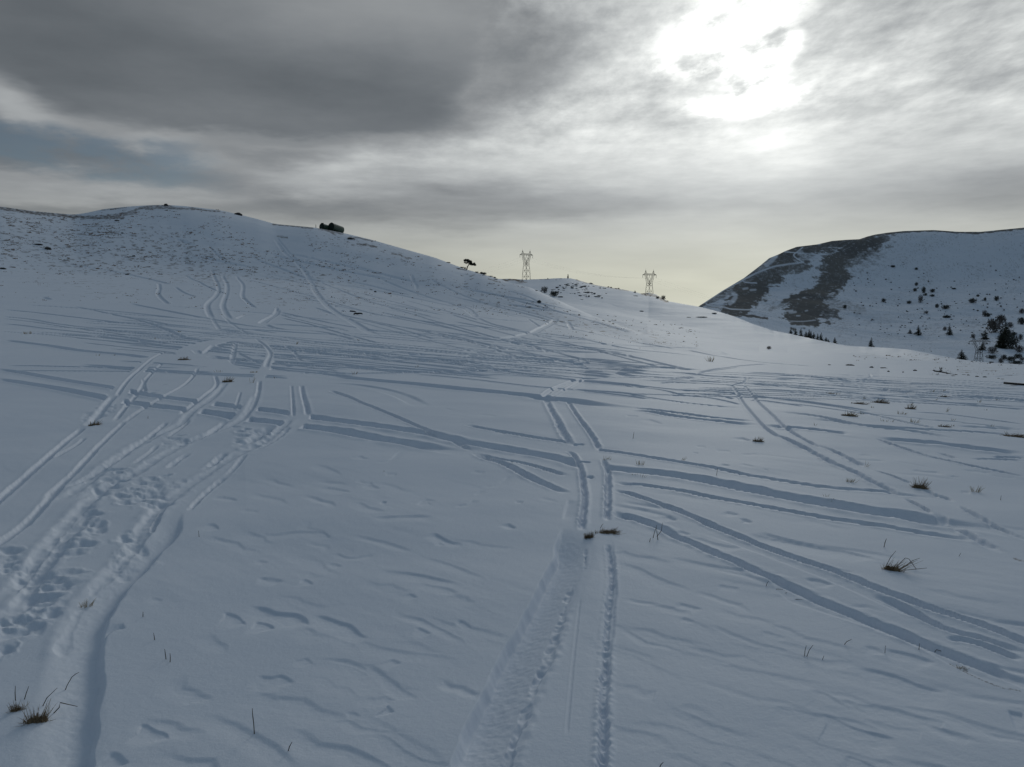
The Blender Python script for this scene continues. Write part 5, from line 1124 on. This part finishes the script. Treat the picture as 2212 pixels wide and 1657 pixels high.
# ---- lone wind-bent tree
def lone_tree():
    f = K/11.06; P0 = crop1('T2', 520, 678); p, m = gpoint(P0[0], P0[1]-1); d = math.hypot(p.x, p.y)
    if d < 120 or d > 260: p = at(*P0, 196); m = 196/F
    u = f*m; right = Vector((p.y, -p.x, 0)).normalized(); away = Vector((p.x, p.y, 0)).normalized(); up = Vector((0, 0, 1))
    def L2(x, y, k=0): return right*(x-520)*u+up*(678-y)*u+away*k*u
    root = empty('bent_pine', p, 'lone wind bent pine with flat crown on the hill shoulder', 'tree')
    q = MB_(); q.tube([L2(512, 720), L2(520, 660), L2(538, 590), L2(565, 530), L2(600, 478), L2(612, 440), L2(605, 400)], [32*u, 27*u, 22*u, 20*u, 18*u, 15*u, 11*u], 8); tr = q.build('trunk', M_BARK, root, True)
    for pts, rr in [([(605,400,0),(560,365,20),(480,330,30),(420,290,20)], 7), ([(605,410,0),(640,350,-30),(690,310,-40)], 8), ([(610,450,0),(680,440,20),(780,440,30),(880,470,30)], 8), ([(606,400,0),(580,330,60),(540,270,70)], 6), ([(600,420,0),(540,400,-30),(480,400,-40)], 5), ([(640,440,0),(720,400,60),(800,400,70)], 5), ([(545,580,0),(525,520,0)], 3), ([(545,585,0),(590,575,0)], 3)]:
        q = MB_(); n = len(pts); q.tube([L2(*a) for a in pts], [rr*u*(1-.22*i) for i in range(n)], 6); q.build('branch', M_BARK, tr, True)
    r = random.Random(4); q = MB_()
    cl = [(545,275,105,50,110),(640,320,100,48,110),(700,345,60,45,80),(450,285,62,34,60),(440,365,36,26,40),(510,395,50,22,45),(690,440,80,42,80),(760,450,80,42,90),(850,450,70,52,70),(890,480,48,34,50),(600,350,80,35,110),(700,400,60,30,60),(840,400,30,22,30),(420,270,34,24,30),(470,245,26,24,30)]
    for x, y, rx, ry, rz in cl:
        for k in range(int(rx*ry*.09)+30):
            v = Vector((r.gauss(0, 1), r.gauss(0, 1), r.gauss(0, 1))).normalized()*r.random()**.4
            q.leaf(L2(x+v.x*rx, y-v.y*ry, v.z*rz), (r.gauss(0, 1), r.gauss(0, 1), r.gauss(.4, 1)), r.uniform(16, 30)*u, r.uniform(20, 42)*u)
    q.build('crown', M_NEEDLE, root)
lone_tree()

# ---- shrubs and conifers
def shrub_proto(seed, flat, mat, leaves=430, name='shrub'):
    r = random.Random(seed); root = empty(name, (0, 0, 0)); q = MB_()
    for k in range(7):
        a = r.uniform(0, 6.28); q.tube([(0, 0, -.15), (.3*math.cos(a), .3*math.sin(a), .35*flat), (.62*math.cos(a+.2)*r.uniform(.6, 1), .62*math.sin(a+.2), .8*flat*r.uniform(.5, 1))], [.05, .03, .012], 4)
    q.build('stems', M_BUSH, root); q = MB_()
    for k in range(leaves):
        c = k % 6; ca = c*1.05+seed; cx, cy, cz = .42*math.cos(ca)*(c > 0), .42*math.sin(ca)*(c > 0), flat*(.45+.16*math.sin(ca*3))
        v = Vector((r.gauss(0, 1), r.gauss(0, 1), r.gauss(0, 1))).normalized()*r.random()**.45
        p = Vector((cx+.40*v.x, cy+.40*v.y, max(-.06, cz+.45*flat*v.z)))
        q.leaf(p, (v.x+r.gauss(0, .6), v.y+r.gauss(0, .6), v.z+r.gauss(.3, .6)), r.uniform(.07, .15), r.uniform(.10, .24))
    q.build('foliage', mat, root); return root
def conifer_proto(seed, name='conifer'):
    r = random.Random(seed); root = empty(name, (0, 0, 0)); q = MB_()
    q.tube([(0, 0, -.06), (.005, 0, .5), (0, 0, .97)], [.028, .018, .004], 6); q.build('trunk', M_BARK, root); q = MB_()
    for lv in range(17):
        t = lv/16; z = .06+.9*t; R = (.27*(1-t)**.85+.015)*r.uniform(.8, 1.15)
        for k in range(int(13-7*t)):
            a = r.uniform(0, 6.28); rr = R*r.uniform(.6, 1.15); d = Vector((math.cos(a), math.sin(a), -.28)); o = Vector((0, 0, z))
            for s_ in range(4): 
                f0 = s_/4; q.leaf(o+d*rr*f0+Vector((r.gauss(0, .006), r.gauss(0, .006), 0)), d+Vector((r.gauss(0, .5), r.gauss(0, .5), r.gauss(0, .25))), .05*(1.1-.5*t), rr*.5+.02)
    q.build('crown', M_NEEDLE, root); return root
SHR = [shrub_proto(1, .8, M_SHRUB), shrub_proto(2, .55, M_SHRUB), shrub_proto(3, 1.1, M_BUSH), shrub_proto(5, .35, M_SHRUB)]
CON = [conifer_proto(11), conifer_proto(12), conifer_proto(13)]
used = set()
def put(proto, px, py, wpx, label, cat, group, Gr=None, hpx=None, off=0, dist=None):
    p, m = gpoint(px, py, Gr)
    if dist is not None: p = at(px, py, dist); m = dist/F
    p = p-Vector((0, 0, off)); sc = wpx*m/1.6 if cat != 'conifer' else hpx*m
    s3 = (sc, sc, sc*random.uniform(.8, 1.15)) if hpx is None or cat == 'conifer' else (sc, sc, hpx*m/1.0)
    if cat == 'conifer': s3 = (sc*random.uniform(.85, 1.2)*(wpx/hpx)/.55, sc*(wpx/hpx)/.55, sc)
    if proto not in used:
        used.add(proto); o = proto; o.location = p; o.rotation_euler = (0, 0, random.uniform(0, 6)); o.scale = s3; o['category'] = cat; o['label'] = label; o['group'] = group
    else:
        o = copy_thing(proto, p, random.uniform(0, 6), s3, label, group); o['category'] = cat
    return o
R_ = random.Random(9)
# near hill crest
g = 'low shrubs on the near hill'
for c, x, y, w, h, l, k in [('T2',300,520,190,80,'scraggy shrub on the skyline left of the bent pine',1),('T2',440,610,90,70,'thin shrub at the foot of the bent pine',2),('T2',140,610,190,40,'flat dark shrub left below the bent pine',3),('T2',960,745,170,70,'low shrub on the crest right of the bent pine',1),('T2',1180,790,180,110,'shrub with upright twigs right of the bent pine',0),('T2',1280,860,220,120,'largest dark shrub down the crest from the bent pine',0),('T2',1560,960,240,80,'long flat shrub lower down the near hill crest',3),('T2',1750,980,130,60,'rounded shrub on the skyline of the near hill',0),('T2',1780,1090,200,70,'dark shrub below the rounded skyline one',3),('T2',690,945,90,40,'small shrub with a bent line of snow on the slope',3),
    ('C3',835,490,60,46,'rounded grey shrub on the lower flank of the near hill',2),('C3',920,520,70,50,'darker shrub just below the rounded grey one',0),('C3',790,582,40,30,'dark shrub in the snow above the ski lines',0),('C3',975,530,50,18,'low shrub right of the darker flank shrub',3),('C2',870,230,60,22,'dark flat shrub on the upper near hill',3),('C2',1710,436,40,16,'small dark mat of shrub on the skyline above the pine',3),('C3',760,472,30,12,'tiny dark shrub on the flank ridge',3)]:
    px, py = crop1(c, x, y); s = K/CROPS[c][2]; put(SHR[k], px, py, w*s*1.1, l, 'shrub', g, None, h*s*1.15, .02)
# middle hill
g = 'juniper shrubs on the middle hill'; pts = []
for x0, y0, x1, y1, n in [(470,230,660,310,10), (590,195,1020,260,16), (680,240,1010,300,15), (360,280,470,300,3), (400,330,560,360,5), (660,330,980,355,10), (980,340,1200,360,5), (800,370,960,400,4), (990,375,1110,410,6), (1090,270,1210,300,4)]:
    for i in range(n): pts.append((R_.uniform(x0, x1), R_.uniform(y0, y1)))
MIDL = ['dark juniper mat among the cluster on the middle hill']
for i, (x, y) in enumerate(pts):
    px, py = crop1('E8', x, y); put(SHR[R_.choice([1, 3, 3, 0])], px, py, R_.uniform(4, 9), MIDL[0], 'shrub', g, None, R_.uniform(1.8, 4), .1)
for x, y, w, h, l, k in [(830,437,60,10,'flat shrub alone below the juniper cluster',3),(1135,420,26,18,'small shrub where the faint path bends',0),(940,400,34,26,'upright shrub at the lower edge of the juniper cluster',0),(1230,258,30,16,'left one of the skyline shrubs on the middle hill',0),(1270,260,30,18,'second of the skyline shrubs on the middle hill',0),(1340,264,34,14,'third of the skyline shrubs on the middle hill',1),(1378,270,34,18,'right one of the skyline shrubs on the middle hill',0),(1440,298,24,8,'flat shrub under the skyline of the middle hill',3),(1632,388,80,18,'wide low shrub left of the second pylon',3),(1720,615,60,20,'snow capped shrub in the smooth hollow',1),(1955,425,44,36,'round dark bush right of the second pylon',0),(2040,440,60,50,'straggly bush at the foot of the grassy knoll',2),(1775,372,26,14,'small bush under the grassy knoll left end',1),(1845,390,24,12,'small bush under the grassy knoll centre',1),(2090,462,50,14,'low shrub below the straggly bush',3),(335,133,14,14,'tiny shrub on the skyline right of the first pylon',0),(525,135,40,12,'flat shrub near the cairn',3),(460,148,24,8,'tiny mat of shrub left of the cairn',3),(760,150,40,14,'dark shrub on the crest right of the cairn',3)]:
    px, py = crop1('E8', x, y); s = K/3.687; put(SHR[k], px, py, w*s*1.1, l, 'shrub', 'shrubs on the middle hill', None, h*s*1.2, .05)
put(CON[0], *crop1('E8', 1622, 338), 5.5, 'small conifer on the skyline left of the second pylon', 'conifer', 'conifers beyond the field', None, 5.2)
for c, x, y, w, h, l, k in [('C4',955,1395,44,24,'lone grey bush in the hollow of the right snowfield',2),('C4',265,1072,120,18,'flat shrub on the smooth right slope',3),('C4',140,1072,40,10,'small mat of shrub left of the flat slope shrub',3),('C4',400,1035,44,18,'thin shrub near the edge of the right slope',1),('C5',712,1208,40,30,'dark bush on the edge of the right snowfield',0),('C5',797,1215,26,18,'small bush right of the dark edge bush',0)]:
    px, py = crop1(c, x, y); s = K/CROPS[c][2]; put(SHR[k], px, py, w*s*1.1, l, 'shrub', 'shrubs on the right snowfield', None, h*s*1.2, .02)

# conifers in the valley
g = 'conifers beyond the field'
for c, x, y, w, h, l in [('C4',1180,1232,28,46,'first small conifer of the valley row'),('C4',1228,1248,34,56,'second conifer of the valley row'),('C4',1283,1262,36,70,'pointed third conifer of the valley row'),('C4',1335,1272,44,50,'squat conifer in the middle of the valley row'),('C4',1365,1282,44,72,'tall dark conifer in the middle of the valley row'),('C4',1385,1290,40,66,'close companion right of the tall dark conifer'),('C4',1412,1296,36,60,'conifer right of the close pair in the valley row'),('C4',1452,1305,34,56,'slender conifer before the end of the valley row'),('C4',1488,1312,40,70,'tall conifer near the end of the valley row'),('C4',1538,1325,36,46,'last short conifer of the valley row'),('C4',1565,1330,24,36,'tiny conifer just after the valley row'),('C4',1628,1338,36,54,'separate small conifer right of the valley row'),
    ('C4',1998,1392,52,90,'lone tall conifer at the snowfield edge'),('C5',822,1082,44,64,'left one of two conifers standing apart on the mountain foot'),('C5',1098,1080,40,66,'right one of two conifers standing apart on the mountain foot'),('C5',750,1068,30,32,'stunted conifer left of the two standing apart'),('C5',1205,1302,62,66,'bushy conifer at the snowfield edge left of the pylon'),('C5',1412,1120,52,60,'conifer behind the arm of the dark pylon'),('C5',1390,1212,44,56,'conifer seen through the legs of the dark pylon'),('C5',1584,1145,70,146,'tallest conifer of the dark grove at right'),('C5',1545,1190,60,110,'conifer at the front of the dark grove'),('C5',1570,1200,50,120,'conifer beside the grove front one')]:
    px, py = crop1(c, x, y); s = K/CROPS[c][2]; put(R_.choice(CON), px, py+1, w*s*1.35, l, 'conifer', g, MG, h*s*1.3, .3)
# bushes over the mountain
g = 'bushes on the mountain'
BU = [(1500,1040,110,90,'wide bare bush left of the dark grove',2),(1560,960,50,50,'reddish bush above the dark grove',2),(1470,1010,60,60,'bush at the upper left of the dark grove',2),(1640,1175,100,120,'great round bush right of the dark grove',0),(1610,1100,80,90,'dense bush within the dark grove',0),(1740,975,60,60,'black bush cut by the right edge',0),(1742,885,40,30,'brown bush at the right edge of the slope',2),(1640,1010,40,36,'bush right above the grove top',2),(1668,1080,44,30,'low dark bush right of the grove',0),(1728,1120,30,40,'bush near the right edge beyond the grove',2),(1720,1225,60,44,'faded bush right below the grove',2),(1480,1235,66,44,'leaning brown bush right of the dark pylon',2),(1470,1285,70,34,'double bush below the leaning one',0),(1580,1290,36,44,'round bush below the grove',0),(1705,1280,54,40,'round dark bush near the lower right edge',0),(1640,1300,70,36,'spreading dark bush near the snow edge at right',0),(1690,1335,90,34,'lowest dark bush on the snow edge at right',0),(1555,1325,36,36,'brown bush on the snow edge under the grove',2),(1740,1305,30,24,'small bush at the lower right edge',2),(1470,1325,34,16,'low bush on the snow edge right of the pylon',1),
    (1305,790,54,40,'dark round bush on the open slope above the pylon',0),(1515,770,34,40,'bush pair on the upper slope at right',0),(1065,845,56,36,'broad bush in the middle of the open slope',0),(990,835,30,36,'upright bush left of the broad one',0),(742,800,36,28,'round bush on the left of the open slope',0),(518,785,34,36,'pointed bush on the left flank of the slope',0),(870,700,30,60,'tall narrow bush in the upper bush group',0),(890,730,20,24,'small bush under the tall narrow one',0),(795,690,28,30,'bush left of the tall narrow one',0),(808,640,26,30,'upper bush of the left pair',0),(948,698,38,30,'bush right of the tall narrow one',0),(950,740,30,22,'lower bush of the right pair',0),(1138,675,30,18,'flat bush high on the slope centre',1),(1350,740,24,20,'small bush right of the dark round one',0),(1415,775,20,32,'narrow bush right of the dark round one',0),(1440,915,40,34,'bush above the dark grove left',0),(1410,910,36,40,'bush beside the one above the grove',2),(1550,950,60,34,'bush row top above the grove',2),(1075,925,56,30,'low bushes in the middle of the striped band',1),(895,890,30,20,'reddish bush left of the striped band',2),(843,785,36,50,'thin reddish bush beside the round slope bush',2),(175,840,30,34,'dark bush at the edge of the bare turf',0),(600,478,34,24,'dark bush high beside the bare turf',1),(808,502,24,22,'small bush high on the slope',0),(1057,1038,30,26,'grey bush between the two conifers standing apart',2),(1308,1105,30,30,'grey bush left of the dark pylon arm',2)]
for x, y, w, h, l, k in BU:
    px, py = crop1('C5', x, y+h*.25); s = K/2.2098; put(SHR[k], px, py, w*s*1.05, l, 'bush', g, MG, h*s*1.15, .2)
SM = 'tiny dark bush scattered over the snowy mountainside'
for i in range(200):
    x = R_.uniform(250, 1759); y = R_.triangular(380, 1320, 960)
    if x < 700 and y > 1150: y = R_.uniform(600, 1100)
    px, py = crop1('C5', x, y)
    if np.isnan(hit(MG, [(px, py)])[1][0]): continue
    put(SHR[R_.choice([0, 1, 2, 3])], px, py, R_.uniform(1.6, 4.2), SM, 'bush', 'tiny bushes on the mountain', MG, R_.uniform(1.2, 3.2), .1)

# ---- stones, logs, plank
def stone(c, x, y, w, h, label, group='stones in the snow', Gr=None, dist=None):
    px, py = crop1(c, x, y); p, m = gpoint(px, py, Gr); s = K/CROPS[c][2]
    if dist: p = at(px, py, dist); m = dist/F
    q = MB_(); q.blobm((0, 0, h*s*m*.10), w*s*m*.5, w*s*m*.4, h*s*m*.62, 11, 7, .22, int(x+y))
    tag(q.build('stone', M_ROCK, None, False, p), label, 'stone', group)
for a in [('E7',1110,458,70,22,'flat dark stone below the dead branch, left of the peaked one'),('E7',1288,470,70,24,'peaked dark stone in the row at far right'),('E7',903,425,50,24,'pointed stone in the row right of the dead branch'),('E7',612,410,60,14,'low stone at the tip of the dead branch'),('E7',540,440,90,14,'long flat stone under the dead branch'),('E7',170,402,70,14,'flat stone left below the dead branch'),('E7',402,390,50,16,'stone touching the dead branch'),('E7',800,410,80,10,'thin slab in the row right of the dead branch'),('E7',1612,500,50,12,'low stone at the right end of the row'),('E7',1712,515,70,10,'thin slab at the very right of the row'),
    ('D7',620,130,60,12,'widest stone on the far right field edge'),('D7',800,148,30,14,'rounded stone right of the widest one'),('D7',900,152,50,8,'thin slab between the rounded stones'),('D7',940,182,18,12,'small stone below the thin slab'),('D7',1160,174,26,12,'squarish stone left of the dead branch'),('D7',1060,187,14,8,'pebble like stone between the small and squarish ones'),('D7',450,126,24,6,'tiny stone at the left of the far row'),
    ('C1',410,535,48,22,'dark boulder on the left hillside'),('C1',2058,240,60,26,'boulder on the skyline of the near hill'),('C1',1435,160,34,22,'boulder on the very top of the near hill'),('C1',1010,290,34,10,'flat stone under the brown ridge'),('C1',1057,398,20,10,'small dark stone on the upper hillside'),('C1',330,495,60,10,'long flat stone on the left hillside'),('C1',20,705,50,14,'stone at the left edge of the hillside'),('C2',1082,690,22,14,'dark stone on the face above the black logs'),('C1',1100,755,30,10,'stone on the left groove of the hillside'),('C1',1155,597,24,12,'stone in the speckled hillside centre')]:
    stone(*a)
def log(c, pts, rs, label, name='log', mat=None):
    P0 = crop1(c, *pts[0]); PB = max((crop1(c, *q) for q in pts), key=lambda a: a[1]); p, m = gpoint(PB[0], PB[1]+1); s = K/CROPS[c][2]
    right = Vector((p.y, -p.x, 0)).normalized(); away = Vector((p.x, p.y, 0)).normalized(); L_ = []
    for q in pts:
        a = crop1(c, *q); L_.append(right*(a[0]-PB[0])*m+Vector((0, 0, 1))*(PB[1]-a[1])*m+away*.05)
    q = MB_(); q.tube(L_, [r*s*m for r in rs], 9); return q, p, L_
CROPS['L'] = (1370, 1210, 18.433)
q, p, _ = log('L', [(555,610),(700,630),(850,650),(960,690),(1010,690)], [40,55,62,45,30], ''); tag(q.build('log', M_LOG, None, True, p), 'upper left one of two black logs on the snow below the hill', 'log', 'black logs')
q, p, _ = log('L', [(860,890),(850,830),(920,785),(1100,810),(1230,785),(1370,790),(1450,850)], [40,50,58,68,55,50,30], ''); tag(q.build('log', M_LOG, None, True, p), 'lower curved one of two black logs on the snow below the hill', 'log', 'black logs')
# dead branch with upright twigs
q, p, Lp = log('E7', [(190,330),(240,345),(330,355),(440,372),(540,392),(620,408)], [8,14,14,10,4,3], '')
root = empty('dead_branch', p, 'dead fir branch with upright twigs lying on the far right field', 'branch'); q.build('stick', M_LOG, root, True)
m = gpoint(*crop1('E7', 330, 360))[1]; u = K/5.883*m; right = Vector((p.y, -p.x, 0)).normalized(); up = Vector((0, 0, 1)); q = MB_(); rr = random.Random(3)
for i in range(26):
    b0 = Lp[2]+right*rr.uniform(-10, 20)*u+up*rr.uniform(0, 60)*u; q.blade(b0, b0+right*rr.uniform(-45, 45)*u+up*rr.uniform(8, 38)*u, 8*u)
q.blade(Lp[2], Lp[2]+right*-15*u+up*100*u, 12*u); q.blade(Lp[1], Lp[1]+right*-40*u+up*50*u, 9*u); q.blade(Lp[1], Lp[1]+right*-30*u+up*20*u, 9*u); q.blade(Lp[3], Lp[3]+right*-10*u+up*50*u, 8*u)
q.build('twigs', M_NEEDLE, root)
# board cut by the right edge
p, m = gpoint(*crop1('E7', 2010, 655)); u = K/5.883*m; right = Vector((p.y, -p.x, 0)).normalized(); away = Vector((p.x, p.y, 0)).normalized(); q = MB_()
from mathutils import Matrix
rm = Matrix((right, away, Vector((0, 0, 1)))).transposed()
q.box(right*60*u+Vector((0, 0, 24*u)), 520*u, 90*u, 34*u, rm @ Matrix.Rotation(math.radians(2), 3, 'Y')); root = empty('board', p, 'dark weathered board lying on the snow at the right edge', 'board'); q.build('plank', M_PLANK, root)
q = MB_(); q.box(right*-140*u+Vector((0, 0, 40*u)), 90*u, 40*u, 14*u, rm); q.build('cleat', M_PLANK, root)
q = MB_(); q.box(right*170*u+Vector((0, 0, 2*u)), 160*u, 60*u, 26*u, rm); q.build('batten', M_PLANK, root)

# ---- power line
def pylon_parts(root, u, r):
    """lattice tower, u metres per drawn unit; base square turned to the line"""
    def Pt(x, y, z): return Vector((x*u, y*u, z*u))
    b = MB_()
    lev = [(0, 122), (160, 114), (375, 102), (585, 90), (785, 73), (860, 70)]
    cr = [(1, 1), (-1, 1), (-1, -1), (1, -1)]
    for sx, sy in cr:
        b.tube([Pt(sx*h, sy*h, z-(40 if z == 0 else 0)) for z, h in lev], r*1.5, 4)
    for i, (z, h) in enumerate(lev):
        for k in range(4):
            a = cr[k]; c = cr[(k+1) % 4]
            if i > 0: b.bar(Pt(a[0]*h, a[1]*h, z), Pt(c[0]*h, c[1]*h, z), r*.8)
            if i < len(lev)-1:
                z2, h2 = lev[i+1]; zm = (z+z2)/2; hm = (h+h2)/2
                mid = Pt((a[0]+c[0])*h2/2, (a[1]+c[1])*h2/2, z2); mid0 = Pt((a[0]+c[0])*h/2, (a[1]+c[1])*h/2, z)
                for e in (a, c):
                    b.bar(Pt(e[0]*hm, e[1]*hm, zm), mid, r*.8)
                    if i > 0: b.bar(Pt(e[0]*hm, e[1]*hm, zm), mid0, r*.8)
    for s in (-1, 1):                                    # the two arms of the fork
        for sy in (-1, 1):
            b.tube([Pt(s*70, sy*70, 860), Pt(s*140, sy*44, 1000), Pt(s*205, sy*26, 1135)], r*1.2, 4)
            b.tube([Pt(s*8, sy*60, 860), Pt(s*75, sy*40, 990), Pt(s*141, sy*26, 1135)], r*1.2, 4)
            for t in range(5):
                f0, f1 = t/5, (t+1)/5
                o = Pt(s*(70+135*f0), sy*(70-44*f0), 860+275*f0); i2 = Pt(s*(8+133*f1), sy*(60-34*f1), 860+275*f1); i1 = Pt(s*(8+133*f0), sy*(60-34*f0), 860+275*f0)
                b.bar(o, i2, r*.7); b.bar(o, i1, r*.7)
            b.bar(Pt(s*8, sy*60, 860), Pt(s*40, -sy*30, 785), r*.7)
        b.bar(Pt(s*205, -26, 1135), Pt(s*205, 26, 1135), r); b.bar(Pt(s*141, -26, 1135), Pt(s*141, 26, 1135), r)
    b.build('tower_body', M_STEEL, root)
    c = MB_(); E = 328
    for sy in (-1, 1):
        c.tube([Pt(-E, 0, 1140), Pt(-215, sy*26, 1137), Pt(215, sy*26, 1137), Pt(E, 0, 1140)], r*1.6, 4)
        c.tube([Pt(-E, 0, 1146), Pt(-205, sy*26, 1182), Pt(205, sy*26, 1182), Pt(E, 0, 1146)], r*1.6, 4)
        xs = list(range(-205, 206, 41))
        for i, x in enumerate(xs[:-1]):
            z1, z2 = (1137, 1182) if i % 2 == 0 else (1182, 1137); c.bar(Pt(x, sy*26, z1), Pt(xs[i+1], sy*26, z2), r*.8)
        for s in (-1, 1): c.bar(Pt(s*265, sy*13, 1138), Pt(s*225, sy*24, 1178), r*.8); c.bar(Pt(s*265, sy*13, 1138), Pt(s*272, sy*12, 1162), r*.8)
    c.build('crossarm', M_STEEL, root)
    for s in (-1, 1):
        k = MB_(); tip = Pt(s*188, 0, 1296)
        for x in (215, 140):
            for sy in (-1, 1): k.bar(Pt(s*x, sy*24, 1182), tip, r)
        for t in (.3, .6):
            for sy in (-1, 1): k.bar(Pt(s*(215-27*t), sy*24*(1-t), 1182+114*t), Pt(s*(140+48*t), sy*24*(1-t), 1182+114*t), r*.7)
        k.bar(tip, tip+Pt(0, 0, 54), r*.6); k.build('peak', M_STEEL, root)
    for x in (-322, 0, 322):
        k = MB_(); z0 = 1138
        k.tube([Pt(x, 0, z0), Pt(x, 0, z0-100)], r*.9, 5)
        for t in range(8): k.tube([Pt(x, 0, z0-14-t*10), Pt(x, 0, z0-18-t*10)], [.2, .17], 8)
        k.build('insulator', M_GLASSI, root)
def pylon(px, ycross, ybase, dist, rz, label, u):
    top = at(px, ycross, dist); zb = top.z-1138*u
    root = empty('power_pylon', (top.x, top.y, zb), label, 'pylon', 'lattice pylons', rz)
    pylon_parts(root, u, .082)
    return root
U1 = 1160*K/9.207/1138*600/F
a1 = float(azte(1136, 600)[0])
py1 = pylon(*(crop1('P', 1136.5, 0)[0:1]), K*(980+378/9.207), 617, 600, -a1+math.radians(45), 'tall lattice pylon with forked head at the foot of the middle hill', U1)
p2x = K*(2550+500/10.353); a2 = float(azte(p2x, 600)[0])
py2 = pylon(p2x, K*(1060+425/10.353), 660, 585, -a2+math.radians(45), 'second lattice pylon rising behind the grassy knoll', U1)
p3x = K*(3840+870/11.04); a3 = float(azte(p3x, 750)[0])
py3 = pylon(p3x, K*(1320+520/11.04), 790, 625, -a3+math.radians(28), 'dark lattice pylon in the valley below the mountain', U1)
bpy.context.view_layer.update()
def wire(a, b, sag, label):
    q = MB_(); n = 24; a = Vector(a); b = Vector(b); mid = (a+b)/2
    pts = [a.lerp(b, t/n)-Vector((0, 0, sag*4*(t/n)*(1-t/n)))-mid for t in range(n+1)]
    q.tube(pts, .016, 4); tag(q.build('power_line', M_WIRE, None, True, mid), label, 'wire', 'wires between the pylons')
def ends(py, s): return [py.matrix_world @ Vector((x*U1, 0, 1036*U1)) for x in ((-322, 0, 322) if s > 0 else (322, 0, -322))]
W3 = ['left', 'middle', 'right']
for i, (a, b) in enumerate(zip(ends(py1, 1), ends(py2, 1))): wire(a, b, 4.2, 'thin wire from the %s insulator of the first pylon to the second' % W3[i])
for i, (a, b) in enumerate(zip(ends(py2, 1), ends(py3, 1))): wire(a, b, 9, 'thin wire from the %s insulator of the second pylon down to the valley' % W3[i])
for i, a in enumerate(ends(py1, 1)): wire(a, at(700, 640, 560)+Vector((i*5-5, 0, 0)), 6, 'thin wire from the %s insulator of the first pylon behind the near hill' % W3[i])
